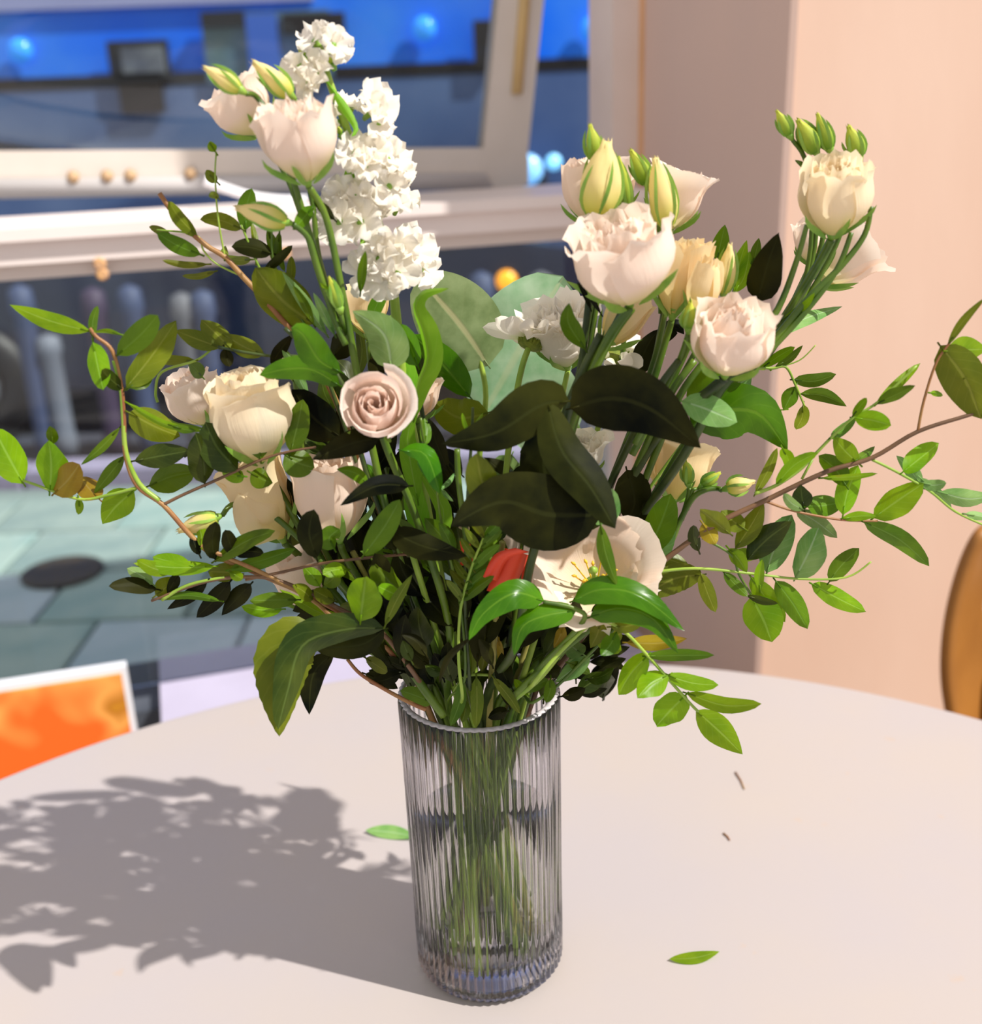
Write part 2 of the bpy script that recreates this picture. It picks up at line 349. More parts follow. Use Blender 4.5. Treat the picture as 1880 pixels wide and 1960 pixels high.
q = MB(); q.box((-5.6, 6.96, at(300, 12).z), (-.9, 7.0, at(300, 12).z + .10)); link('roof_stripe', q, simple('stripe_lilac', (.34, .36, .62), .5), van, False)
vq('side_window', 385, 28, 640, 150, simple('van_window', (.10, .17, .18), .3, (.05, .13, .30), 2), .04)
vq('window_bar', 385, 24, 470, 50, black, .075); vq('window_bar', 540, 28, 662, 62, black, .075)
vq('door_panel', 470, 28, 540, 145, simple('van_door', (.03, .12, .55), .4), .075)
vq('vent_box', 205, 80, 330, 150, black, .05); vq('vent_box', 225, 140, 318, 215, black, .05)
vq('vent_plate', 232, 92, 318, 138, simple('plate_grey', (.20, .22, .24), .6, (.08, .09, .12), 6), .085)
vq('mud_flap', 905, 40, 950, 130, black, .06)
lampm = simple('lamp_blue_glass', (.05, .35, 1.0), .1, emit=(.03, .30, 1.0), es=.35)
for (x, y, r) in ((40, 97, .07), (812, 55, .07), (1134, 55, .07)):
    q = MB(); q.lathe([(r, 0), (r * .9, .03), (r * .4, .05), (.003, .052)], at(x, y, 6.96), 16, V((0, -1, 0))); link('marker_lamp', q, lampm, van)
for x in (-3.6, .9):
    q = MB(); q.lathe([(.42, 0), (.42, .2), (.25, .22), (.23, .16), (.05, .16)], (x, 7.0, .34), 24, V((0, -1, 0))); link('wheel', q, black, van)
# dark hatchback body in the shade nearer the window
car = empty('dark_car', (-1.5, 5.6, -.1), 'dark navy car parked along the kerb below the white window ledge', 'car')
cm = simple('car_navy', (.008, .011, .035), .25, (.02, .03, .07), 2)
prof = [(-2.3, .15), (-2.3, .55), (-2.1, .72), (-1.3, .80), (-.9, .96), (.5, .98), (1.05, .80), (1.6, .70), (1.75, .5), (1.75, .15)]
q = MB(); q.prism([V((x - 1.0, 5.35, z)) for x, z in prof], V((0, 1.1, 0))); link('body', q, cm, car, False)
q = MB(); q.prism([V((x - 1.0, 5.33, z)) for x, z in ((-1.2, .80), (-.85, .92), (-.1, .93), (-.1, .80))], V((0, .03, 0))); link('window', q, simple('car_window', (.05, .08, .16), .15), car, False)
q = MB(); q.prism([V((x - 1.0, 5.33, z)) for x, z in ((0, .80), (0, .93), (.5, .93), (.9, .80))], V((0, .03, 0))); link('window', q, simple('car_window_b', (.05, .08, .16), .15), car, False)
for x in (-2.5, .1):
    q = MB(); q.lathe([(.30, 0), (.30, .12), (.18, .14), (.16, .10), (.03, .10)], (x, 5.42, .2), 20, V((0, -1, 0))); wh = link('wheel', q, black, car)
    q = MB(); q.lathe([(.15, 0), (.14, .02), (.03, .03)], (x, 5.31, .2), 14, V((0, -1, 0))); link('hub', q, simple('hub_grey', (.22, .23, .27), .5), wh)
q = MB(); q.lathe([(.05, 0), (.045, .03), (.01, .035)], P(970, 537, 5.30), 14, V((0, -1, 0))); link('orange_lamp', q, simple('lamp_orange', (1, .4, .02), .2, emit=(1, .35, .01), es=1.0), car)
hl = MB(); hl.lathe([(.09, 0), (.08, .04), (.02, .05)], P(1010, 325, 6.8), 16, V((0, -1, 0))); 
ml = empty('street_lamp', (P(1040, 320, 6.8).x, 6.85, -.1), 'pair of pale blue round lamps on a post outside the window gap', 'lamp')
pm = MB(); c_ = P(1035, 330, 6.85); pm.tube([(c_.x, 6.86, -.1), (c_.x, 6.86, c_.z)], .04); link('post', pm, black, ml)
link('lamp_glass', hl, simple('lamp_pale', (.3, .6, .9), .2, emit=(.15, .42, .85), es=.9), ml)
hl = MB(); hl.lathe([(.045, 0), (.04, .03), (.01, .035)], P(1060, 310, 6.8), 16, V((0, -1, 0))); link('lamp_glass', hl, simple('lamp_pale_b', (.3, .7, 1), .2, emit=(.2, .6, 1.0), es=1.0), ml)
# bollards on the far kerb
bm = [simple('bollard_%s' % n, c, .6) for n, c in (('blue', (.05, .07, .15)), ('grey', (.14, .14, .16)), ('plum', (.05, .03, .07)), ('white', (.17, .19, .24)))]
for k, (px, top, h_, c, lab) in enumerate(((35, 545, .55, 0, 'blue bollard furthest along the street at the window corner'), (90, 640, .40, 3, 'pale grey rounded bollard beside the blue one'), (175, 550, .4, 2, 'plum dark bollard under the white ledge'), (245, 545, .45, 0, 'blue bollard next to the plum dark one'), (345, 560, .45, 1, 'grey bollard behind the leafy twigs'), (385, 555, .5, 0, 'slim blue bollard beside the grey one'), (920, 520, .5, 0, 'blue bollard behind the round eucalyptus leaves'), (1035, 520, .5, 1, 'grey bollard seen above the second eucalyptus leaf'))):
    c0 = P(px, top, 5.0); q = MB(); q.lathe([(.05, -.08), (.055, .0), (.048, .05), (.045, c0.z * .8), (.058, c0.z * .85), (.05, c0.z * .97), (.01, c0.z)], (c0.x, 5.0, 0), 14)
    tag(link('bollard', q, bm[c]), lab, 'bollard', 'bollards along the street')
# building facade beyond, so the street closes
q = MB(); q.box((-16, 13, -.1), (14, 13.6, 7)); tag(link('street_facade', q, simple('facade_blue_grey', (.10, .15, .30), .8, (.16, .2, .34), .8), smooth=False), kind='structure')

# orange painting standing on the floor against the ledge wall
pa = P(243, 1275, 1.52); pb = P(-60, 1322, 1.44)
art = empty('painted_canvas', ((pa.x + pb.x) / 2, 1.5, 0), 'orange and yellow abstract canvas with white edge standing behind the table', 'painting')
q = MB(); n_ = V((pb.y - pa.y, pa.x - pb.x, 0)).normalized(); lean = V((0, .0, 0))
q.prism([V((pa.x, pa.y, 0)), V((pa.x, pa.y, pa.z)), V((pb.x, pb.y, pb.z)), V((pb.x, pb.y, 0))], n_ * .02); link('white_edge', q, simple('canvas_white', (.72, .74, .80), .6), art, False)
mt, nt, N, L = newmat('orange_paint')
o_ = N('ShaderNodeOutputMaterial'); b_ = N('ShaderNodeBsdfPrincipled'); L(b_.outputs[0], o_.inputs[0]); b_.inputs['Roughness'].default_value = .6
tc = N('ShaderNodeTexCoord'); nz = N('ShaderNodeTexNoise'); nz.inputs['Scale'].default_value = 7; nz.inputs['Distortion'].default_value = .3; nz.inputs['Detail'].default_value = 2; L(tc.outputs['Object'], nz.inputs[0])
r = N('ShaderNodeValToRGB'); L(nz.outputs[0], r.inputs[0]); E_ = r.color_ramp.elements
E_[0].position = .40; E_[0].color = (.92, .50, .005, 1); E_[1].position = .62; E_[1].color = (.90, .14, .01, 1)
e = E_.new(.47); e.color = (.50, .18, .01, 1); e = E_.new(.53); e.color = (.90, .38, .08, 1)
L(r.outputs[0], b_.inputs['Base Color'])
dx = (pb - pa).normalized(); e1 = .010
q = MB(); fr_ = -n_ * .004
q.prism([V((pa.x, pa.y, .03)) + dx * e1 + fr_, V((pa.x, pa.y, pa.z - e1)) + dx * e1 + fr_, V((pb.x, pb.y, pb.z - e1)) - dx * e1 + fr_, V((pb.x, pb.y, .03)) - dx * e1 + fr_], n_ * .0035); link('painted_face', q, mt, art, False)

# chair at the right edge: curved tan back shell on legs
ch = empty('tan_chair', (P(1900, 1250, 1.40).x + .12, 1.42, 0), 'tan orange curved-back chair by the lit plaster wall at the table edge', 'chair')
tan = simple('tan_leather', (.26, .10, .014), .5, (.34, .14, .022), 6, bump=.1)
edge = [(1868, 1008), (1845, 1035), (1822, 1090), (1805, 1150), (1794, 1210), (1790, 1270), (1793, 1330), (1812, 1420), (1840, 1520)]
L_ = [P(x, y, 1.40) for x, y in edge]; cx = ch.location.x
rows = []
for p in L_:
    row = []; w_ = cx - p.x
    for k in range(17):
        a = -1 + 2 * k / 16
        row.append(V((cx + a * w_, 1.40 + .10 * (1 - abs(a) ** 2.2), p.z)))
    rows.append(row)
q = MB()
fs = []; n = 17; vs = [p for r_ in rows for p in r_]
for j in range(len(rows) - 1):
    for i in range(n - 1):
        if 1 <= j <= 3 and 3 <= i <= 12: continue      # hand slot through the back
        fs.append((j * n + i, j * n + i + 1, (j + 1) * n + i + 1, (j + 1) * n + i))
q.add(vs, fs); bk = link('backrest', q, tan, ch); md = bk.modifiers.new('t', 'SOLIDIFY'); md.thickness = .022; md2 = bk.modifiers.new('s', 'SUBSURF'); md2.levels = md2.render_levels = 2
q = MB(); q.lathe([(.02, 0), (.17, 0), (.20, .02), (.20, .045), (.17, .06), (.02, .062)], (cx, 1.27, .42), 28); link('seat', q, tan, ch)
for a in (45, 135, 225, 315):
    q = MB(); q.tube([(cx + .13 * cos(radians(a)), 1.27 + .13 * sin(radians(a)), .42), (cx + .19 * cos(radians(a)), 1.27 + .19 * sin(radians(a)), 0)], .014, .010); link('leg', q, simple('chair_leg_dark', (.05, .03, .02), .5), ch)
for a in (-1, 1):
    q = MB(); q.tube([(cx + a * .10, 1.43, .44), (cx + a * .09, 1.45, L_[6].z)], .012); link('back_support', q, tan, ch)

# round table
TC = V((.0267, .4191, 0)); TR = .8474
tb = empty('round_table', (TC.x, TC.y, 0), 'round table with a pale cream painted top carrying the vase', 'table')
mt, nt, N, L = newmat('table_paint')
o_ = N('ShaderNodeOutputMaterial'); b_ = N('ShaderNodeBsdfPrincipled'); L(b_.outputs[0], o_.inputs[0]); b_.inputs['Roughness'].default_value = .42
tc = N('ShaderNodeTexCoord'); nz = N('ShaderNodeTexNoise'); nz.inputs['Scale'].default_value = 4.5; nz.inputs['Detail'].default_value = 6; L(tc.outputs['Object'], nz.inputs[0])
r = N('ShaderNodeValToRGB'); L(nz.outputs[0], r.inputs[0]); E_ = r.color_ramp.elements
E_[0].position = .35; E_[0].color = (.435, .395, .40, 1); E_[1].position = .68; E_[1].color = (.46, .405, .375, 1)
nz2 = N('ShaderNodeTexNoise'); nz2.inputs['Scale'].default_value = 26; nz2.inputs['Detail'].default_value = 3; L(tc.outputs['Object'], nz2.inputs[0])
mr = N('ShaderNodeMapRange'); mr.inputs[1].default_value = .70; mr.inputs[2].default_value = .78; mr.inputs[4].default_value = .5; L(nz2.outputs[0], mr.inputs[0])
mx = N('ShaderNodeMix'); mx.data_type = 'RGBA'; L(mr.outputs[0], mx.inputs[0]); L(r.outputs[0], mx.inputs[6]); mx.inputs[7].default_value = (.52, .36, .24, 1)
L(mx.outputs[2], b_.inputs['Base Color'])
q = MB(); q.lathe([(.03, TZ - .03), (TR - .01, TZ - .03), (TR, TZ - .024), (TR, TZ - .004), (TR - .004, TZ - .0005), (TR - .008, TZ), (.03, TZ)], (TC.x, TC.y, 0), 160)
tp = link('tabletop', q, mt, tb, False)
metal = simple('table_leg_paint', (.5, .47, .45), .5)
q = MB(); q.lathe([(.05, .02), (.045, .1), (.04, TZ - .06), (.12, TZ - .03)], (TC.x, TC.y, 0), 28); link('column', q, metal, tb)
q = MB(); q.lathe([(.30, 0), (.30, .012), (.2, .022), (.05, .04)], (TC.x, TC.y, 0), 40); link('base', q, metal, tb)

# ------------------------------------------------------------------ vase
VX, VY = -.0144, .75; VR, VH = .0600, .2530; MZ = TZ + VH
vase = empty('glass_vase', (VX, VY, TZ), 'ribbed clear glass cylinder vase half full of water on the round table', 'vase')
def glassmat(name, tint, thin_tint, k, ior=1.45):
    mt, nt, N, L = newmat(name); o_ = N('ShaderNodeOutputMaterial'); gl = N('ShaderNodeBsdfGlass'); gl.inputs['IOR'].default_value = ior; gl.inputs['Roughness'].default_value = 0; gl.inputs[0].default_value = rgb(tint)
    t_ = N('ShaderNodeBsdfTransparent'); t_.inputs[0].default_value = rgb(thin_tint); g_ = N('ShaderNodeBsdfGlossy'); g_.inputs['Roughness'].default_value = .03; fr = N('ShaderNodeFresnel'); fr.inputs[0].default_value = ior
    x_ = N('ShaderNodeMixShader'); L(fr.outputs[0], x_.inputs[0]); L(t_.outputs[0], x_.inputs[1]); L(g_.outputs[0], x_.inputs[2])
    y_ = N('ShaderNodeMixShader'); y_.inputs[0].default_value = k; L(gl.outputs[0], y_.inputs[1]); L(x_.outputs[0], y_.inputs[2]); L(y_.outputs[0], o_.inputs[0]); return mt
gm = glassmat('ribbed_glass', (.985, .975, .995), (.95, .94, .97), .40)
gm2 = glassmat('inner_glass_face', (1, 1, 1), (.985, .985, .99), 1.0, 1.15)
gm3 = glassmat('rim_glass', (.97, .96, .98), (.9, .9, .92), .3)
NR = 58; per = 8; nn = NR * per
def ring(rad, z, amp):
    return [V((VX + (rad + amp * (abs(cos(pi * k / per)) * 1.0 - .5)) * cos(2 * pi * k / nn), VY + (rad + amp * (abs(cos(pi * k / per)) - .5)) * sin(2 * pi * k / nn), z)) for k in range(nn)]
rows = [ring(.004, TZ + .001, 0), ring(VR - .010, TZ + .001, 0), ring(VR - .003, TZ + .0025, .0008), ring(VR, TZ + .007, .0018)]
for t in range(1, 10): rows.append(ring(VR + .0012 * (t / 9) ** 2, TZ + .007 + (VH - .012) * t / 9, .0022))
rows += [ring(VR + .0004, MZ - .0015, .0022), ring(VR - .0012, MZ, .0014), ring(VR - .003, MZ - .0015, 0)]
for t in range(1, 6): rows.append(ring(VR - .0035, MZ - .0015 - (VH - .014) * t / 5, 0))
rows += [ring(VR - .008, TZ + .010, 0), ring(.004, TZ + .010, 0)]
q = MB(); q.grid(rows, close=True); q.f.append(tuple(range(nn))[::-1]); q.f.append(tuple((len(rows) - 1) * nn + k for k in range(nn)))
gb = link('glass_body', q, gm, vase); gb.data.materials.append(gm2)
mi = [0] * len(gb.data.polygons)
for k_ in range(len(rows) - 1):
    if k_ >= 15:
        for i_ in range(nn): mi[k_ * nn + i_] = 1
mi[-1] = 1
gb.data.polygons.foreach_set('material_index', mi)
rim = MB()
rim.grid([ring(VR - .0012 + .0022 * cos(2 * pi * t / 8), MZ - .0005 + .0015 * sin(2 * pi * t / 8), .0016 * max(.2, cos(2 * pi * t / 8))) for t in range(9)], close=True)
link('rim', rim, simple('rim_highlight_glass', (.52, .49, .50), .15, spec=.8), vase)
wz = TZ + .137
wm = glassmat('vase_water', (.95, .96, .9), (.975, .98, .945), 1.0, 1.10)
q = MB(); q.lathe([(.004, TZ + .0104), (VR - .0085, TZ + .0104), (VR - .0040, TZ + .016), (VR - .0040, wz), (.004, wz)], (VX, VY, 0), 64)
tag(link('water', q, wm), 'slightly green water filling the lower half of the ribbed vase', 'water')

def into(seed, a=None, rr=None):
    """the last stretch of a stem: over the rim opening, down through the vase"""
    rnd = random.Random(seed)
    a = rnd.uniform(0, 2 * pi) if a is None else radians(a); rr = rnd.uniform(.015, .045) if rr is None else rr
    b_ = a + pi + rnd.uniform(-1.3, 1.3); r2 = rnd.uniform(.020, .046)
    m_ = V((VX + rr * cos(a), VY + rr * sin(a), MZ + .004)); e_ = V((VX + r2 * cos(b_), VY + r2 * sin(b_), TZ + rnd.uniform(.016, .055)))
    return [m_, m_.lerp(e_, .5) + V((0, 0, 0)), e_]

# ------------------------------------------------------------------ plant helpers
SH = {'lance': (.85, .95), 'ovate': (.62, .85), 'oval': (.9, .62), 'obov': (1.35, .62), 'round': (.85, .50)}
def leaf_mesh(pts, w, shape='lance', roll=0., fold=.25, cup=0., rnd=None, nv=10, nu=3, wavy=.0, serr=0.0, stalk=.0):
    """pts: world centre line (>=2 points); w: full width"""
    pts = [V(p) for p in pts]
    if len(pts) == 2: pts = [pts[0], pts[0].lerp(pts[1], .5), pts[1]]
    sp = smooth_path(pts, 6); 
    d = [0.]
    for i in range(1, len(sp)): d.append(d[-1] + (sp[i] - sp[i - 1]).length)
    def at_(t):
        x = t * d[-1]
        for i in range(1, len(sp)):
            if d[i] >= x - 1e-12:
                k = (x - d[i - 1]) / max(1e-9, d[i] - d[i - 1]); return sp[i - 1].lerp(sp[i], k)
        return sp[-1]
    a_, b_ = SH[shape]; mb = MB(); rows = []; uvs = []
    ph = rnd.uniform(0, 6) if rnd else 0
    for j in range(nv + 1):
        v = j / nv; c = at_(v); t = (at_(min(1, v + .04)) - at_(max(0, v - .04))).normalized()
        vw = (c - CAMP).normalized(); s = t.cross(vw).normalized(); n = s.cross(t)
        s, n = s * cos(roll) + n * sin(roll), n * cos(roll) - s * sin(roll)
        h = max(.0, sin(pi * max(0, min(1, v)) ** a_)) ** b_ * w / 2 + (.0004 if v < 1 else 0)
        if serr: h *= 1 + serr * (j % 2)
        row = []
        for i in range(2 * nu + 1):
            u = (i - nu) / nu
            z = fold * h * abs(u) + cup * h * u * u + wavy * w * sin(v * 14 + ph + u * 2) * abs(u)
            row.append(c + s * (h * u) + n * z)
            uvs.append((.5 + .5 * u, v))
        rows.append(row)
    mb.grid(rows, uvs); return mb
lrnd = random.Random(3)
def leaf(parent, path, w, mat='mid', Y=.72, Yt=None, shape='lance', roll=None, fold=None, bow=0., name='leaf', **k):
    """leaf from pixel positions: path of (px,py) from base to tip; Y / Yt depth of base and tip; w = width seen, in pixels"""
    if Yt is None: Yt = Y + lrnd.uniform(-.03, .03)
    n = len(path); pts = [P(x, y, Y + (Yt - Y) * i / (n - 1)) for i, (x, y) in enumerate(path)]
    if n == 2:
        a, b_ = pts; L0 = (b_ - a); vw = (a - CAMP).normalized(); s = L0.cross(vw).normalized()
        mid = a.lerp(b_, .5) + s * bow * L0.length + V((0, 0, 1)) * L0.length * lrnd.uniform(-.02, .10)
        pts = [a, mid, b_]
    roll = lrnd.uniform(-.7, .7) if roll is None else roll
    fold = lrnd.uniform(.08, .4) if fold is None else fold
    dist = (pts[0] - CAMP).dot(Fv); wm_ = w / FPX * dist / max(.45, cos(roll)) 
    mb = leaf_mesh(pts, wm_, shape, roll, fold, rnd=lrnd, wavy=lrnd.uniform(0, .05), **k)
    # short stalk
    t = (pts[1] - pts[0]).normalized(); mb.tube([pts[0] - t * .003, pts[0] + t * .006], .0006, n=4)
    return link(name, mb, M[mat], parent)
def stem_obj(parent, pts, r0, r1, mat='stem', name='stem', n=7, sub=5):
    mb = MB(); mb.tube(smooth_path(pts, sub), r0, r1, n); return link(name, mb, M[mat], parent)
def path(l, Y): return [P(p[0], p[1], p[2] if len(p) > 2 else Y) for p in l]

def petal(R, H, s, phi, wa, zs, flare, curl, ruf, rnd, close=0., nu=10, nv=9, base=.10, pinch=.10):
    rows = []; uvs = []; p1 = rnd.uniform(0, 6); p2 = rnd.uniform(0, 6); k1 = rnd.uniform(5, 8); k2 = rnd.uniform(11, 16); off = rnd.uniform(-.04, .06)
    for j in range(nv + 1):
        v = j / nv; row = []
        for i in range(nu + 1):
            u = -1 + 2 * i / nu
            vv = v * (1 - pinch * abs(u) ** 2.6)
            pr_ = base + (1 - base) * sin(min(1, vv / .55) * pi / 2) ** .85
            r = R * s * pr_; e = max(0, vv - .55) / .45
            r *= 1 + flare * e ** 2 - close * e ** 1.6
            r += R * .05 * u * (.3 + v) + R * curl * max(0, v - .82) / .18 * .16 * (1 - .3 * u * u)
            z = H * vv * zs - H * curl * .05 * (max(0, v - .85) / .15) ** 2
            rf = ruf * .55 * v ** 4
            r += R * rf * .16 * (sin(k1 * u + p1) + .5 * sin(k2 * u + p2)); z += H * rf * .07 * (sin(k2 * u + p1) + sin(k1 * u + p2))
            a = phi + wa * u * (1 - .25 * (1 - v)) + off
            row.append(V((r * cos(a), r * sin(a), z))); uvs.append((.5 + .5 * u, v))
        rows.append(row)
    mb = MB(); mb.grid(rows, uvs); return mb
def frame_from(base, top, tilt):
    """axis through two seen points, tipped by tilt radians towards the viewer; returns matrix, length"""
    d = top - base; L0 = d.length; d.normalize(); vw = (base - CAMP).normalized()
    s = d.cross(vw).normalized(); n = s.cross(d)
    if n.dot(vw) < 0: n = -n
    ax = (d * cos(tilt) - n * sin(tilt)).normalized()
    q = ax.to_track_quat('Z', 'Y'); m_ = q.to_matrix().to_4x4(); m_.translation = base
    return m_, L0 / max(.35, cos(tilt)), ax
def xf(mb, m_): mb.v = [tuple(m_ @ V(p)) for p in mb.v]; return mb
def bloom(parent, base, top, width, Y, tilt=.35, mat='white', seed=1, n=17, flare=.12, close=.30, ruf=1., inner=.22, name='bloom', calyx=True, H=None, lab=None, wrap=1.0, sepal_len=.45, top_in=.92, curl=.6, fill=True):
    """cup-shaped double flower: green calyx (part) carrying its petals and sepals (sub-parts)"""
    rnd = random.Random(seed); B = P(base[0], base[1], Y); T = P(top[0], top[1], Y)
    m_, L0, ax = frame_from(B, T, tilt); R = width / 2 / FPX * (B - CAMP).dot(Fv) / 1.06
    Hh = H or L0
    cm_ = MB(); cm_.lathe([(.0018, -.004), (.0035, 0), (R * .16, .002), (R * .30, Hh * .10), (R * .22, Hh * .16), (.001, Hh * .15)], (0, 0, 0), 12)
    root = link(name, xf(cm_, m_), M['calyx'], parent)
    if lab: root['label'] = lab
    for i in range(n):
        t = i / (n - 1); s = 1 - (1 - inner) * t ** .85
        out = t < .30
        phi = i * 2.39996 + rnd.uniform(-.2, .2)
        wa = (1.0 + .35 * t) * wrap + rnd.uniform(-.08, .08)
        zs = (1.0 if out else 1.0 + (top_in - 1.0) * t) * rnd.uniform(.93, 1.04)
        pm_ = petal(R, Hh, s, phi, wa, zs, flare if out else flare * .3, (curl * rnd.uniform(.5, 1.6)) if out else .25, ruf * (.7 if out else 1.15), rnd, close if out else close * 1.15, base=.14)
        link('petal', xf(pm_, m_), M[mat], root)
    if calyx:
        for k in range(5):
            a = 2 * pi * k / 5 + rnd.uniform(-.2, .2); pts = []
            for q_ in range(4):
                v = q_ / 3; rr = R * (.18 + .92 * sin(min(1, v * .9) * pi / 2) * .8) * (1.02 + .25 * v * rnd.random()); pts.append(m_ @ V((rr * cos(a), rr * sin(a), Hh * sepal_len * v - .002)))
            link('sepal', leaf_mesh(pts, R * .13, 'lance', 0, .1, nv=6, nu=1), M['calyx'], root)
    return root, m_ @ V((0, 0, -.004))
def bud(parent, base, tip, width, Y, tilt=.1, mat='budy', seed=1, name='bud', sepals=True):
    rnd = random.Random(seed); B = P(base[0], base[1], Y); T = P(tip[0], tip[1], Y); m_, L0, ax = frame_from(B, T, tilt)
    R = width / 2 / FPX * (B - CAMP).dot(Fv); rows = []; uvs = []; nn_ = 20
    for j in range(13):
        v = j / 12; pr_ = (sin(pi * min(1, v * .93 + .06) ** .75)) ** .72 * (1 if v < .95 else .9); pr_ = max(pr_, .24 if v > .6 else 0); row = []
        for k in range(nn_):
            a = 2 * pi * k / nn_; g = 1 - .16 * max(0, cos(2.5 * a + v * 4.5)) ** 3 * min(1, v * 2.5)
            row.append(V((R * pr_ * g * cos(a), R * pr_ * g * sin(a), L0 * v + ((.0022 * sin(7 * a) + .0012 * sin(3 * a)) * min(1, width / 45) if j == 12 else 0)))); uvs.append((.5, v))
        rows.append(row)
    mb = MB(); mb.grid(rows, uvs, close=True); mb.f.append(tuple(12 * nn_ + k for k in range(nn_)))
    root = link(name, xf(mb, m_), M[mat], parent)
    c = MB(); c.lathe([(.0013, -.004), (.003, 0), (R * .55, L0 * .06), (R * .5, L0 * .12)], (0, 0, 0), 10); link('calyx', xf(c, m_), M['calyx'], root)
    if sepals:
        for k in range(5):
            a = 2 * pi * k / 5 + rnd.uniform(-.2, .2); fl = rnd.uniform(.0, .35); top_ = rnd.uniform(.65, 1.0); pts = []
            for q_ in range(5):
                v = q_ / 4; z = v * top_; pr_ = sin(pi * min(1, z * .93 + .06) ** .75) ** .72; rr = R * pr_ * 1.04 + R * fl * v * v + .0003
                pts.append(m_ @ V((rr * cos(a + v * .5), rr * sin(a + v * .5), L0 * z)))
            link('sepal', leaf_mesh(pts, max(.0014, R * .13), 'lance', 0, .1, nv=6, nu=1), M['calyx'], root)
    return root, m_ @ V((0, 0, -.004))

# ------------------------------------------------------------------ the bouquet
def plant(name, label, cat, seed, a=None, rr=None, group=None):
    tail = into(seed, a, rr); return empty(name, tail[-1], label, cat, group or {'lisianthus_stem': 'lisianthus stems in the vase', 'rose_stem': 'roses in the vase', 'daisy_stem': 'daisies in the vase', 'pistachio_branch': 'leafy twigs in the vase', 'salal_branch': 'broad-leaved branches in the vase', 'ruscus_sprig': 'ruscus sprigs in the vase'}.get(name)), tail

# --- lisianthus, top of the tall left side
t, tail = plant('lisianthus_stem', 'double white lisianthus with three buds rising highest beside the white stock', 'flower', 11, 200, .03)
r1, e1 = bloom(t, (588, 345), (552, 198), 158, .70, .28, 'white', 5, 16, .10, .24, 1.7)
stem_obj(t, [e1] + path([(625, 420), (655, 560), (670, 640), (700, 800), (760, 1050), (840, 1260)], .71) + tail, .0022, .0030)
r2, e2 = bloom(t, (495, 255), (432, 160), 140, .745, .10, 'white', 8, 15, .25, .20, .9)
stem_obj(t, [e2] + path([(545, 330), (580, 420), (622, 560), (668, 650)], .735), .0018, .0022, 'stem')
b1, e = bud(t, (460, 172), (393, 130), 34, .70, seed=2); stem_obj(t, [e] + path([(490, 185), (520, 230), (560, 340), (600, 470), (645, 610)], .715), .0016, .002, 'stem')
b1, e = bud(t, (556, 182), (487, 120), 42, .72, seed=3); stem_obj(t, [e] + path([(575, 260), (590, 345), (600, 400), (612, 500), (655, 630)], .73), .0016, .002, 'stem')
b1, e = bud(t, (548, 425), (455, 398), 44, .70, seed=4); stem_obj(t, [e] + path([(590, 455), (608, 510), (640, 610), (662, 660)], .705), .0018, .0022, 'stem')
b1, e = bud(t, (650, 590), (630, 530), 20, .70, mat='budg', seed=5); stem_obj(t, [e] + path([(660, 640)], .71), .0012, .0015)
for l in ([(640, 420), (600, 385)],): leaf(t, l, 18, 'dark', .72)
for p_, w_, mt_ in (([(600, 395), (560, 440)], 26, 'mid'), ([(668, 610), (612, 540)], 16, 'bright'), ([(600, 620), (560, 545)], 14, 'mid'), ([(640, 640), (600, 560)], 16, 'sage'), ([(690, 560), (700, 480)], 16, 'mid')):
    leaf(t, p_, w_, mt_, .715, .70)

# --- stock spike
t, tail = plant('stock_spike', 'white ruffled stock flower spike leaning beside the tallest lisianthus', 'flower', 12, 250, .012)
spts = path([(612, 90), (632, 160), (660, 235), (695, 340), (728, 440), (748, 520), (760, 620), (772, 740), (795, 860), (830, 1050), (870, 1240)], .75)
stem_obj(t, spts + tail, .0022, .0050, 'stemy', n=9)
fp = []
for k in range(5):                      # ruffled petal shapes shared by all florets
    rnd = random.Random(40 + k); rows = []; uvs = []
    for j in range(7):
        v = j / 6; row = []
        for i in range(9):
            u = -1 + i / 4; hw = .0085 * (.18 + .82 * sin(min(1, v * 1.05) * pi / 2)) * (1 - .25 * max(0, v - .8) / .2)
            vv = v * (1 - .14 * u * u)
            row.append(V((hw * u, .0135 * vv, .004 * v * v + .0026 * v * v * sin(5.5 * u + k * 1.7) + .0016 * v ** 3 * sin(11 * u + k) - .003 * v ** 4)))
            uvs.append((.5 + .5 * u, .15 + .85 * v))
        rows.append(row)
    q = MB(); q.grid(rows, uvs); me = q.mesh('stock_petal'); me.materials.append(M['pure']); fp.append(me)
q = MB(); q.lathe([(.0012, -.010), (.0022, -.006), (.0028, 0), (.0008, .001)], (0, 0, 0), 8); fc = q.mesh('floret_calyx'); fc.materials.append(M['calyx'])
frnd = random.Random(9)
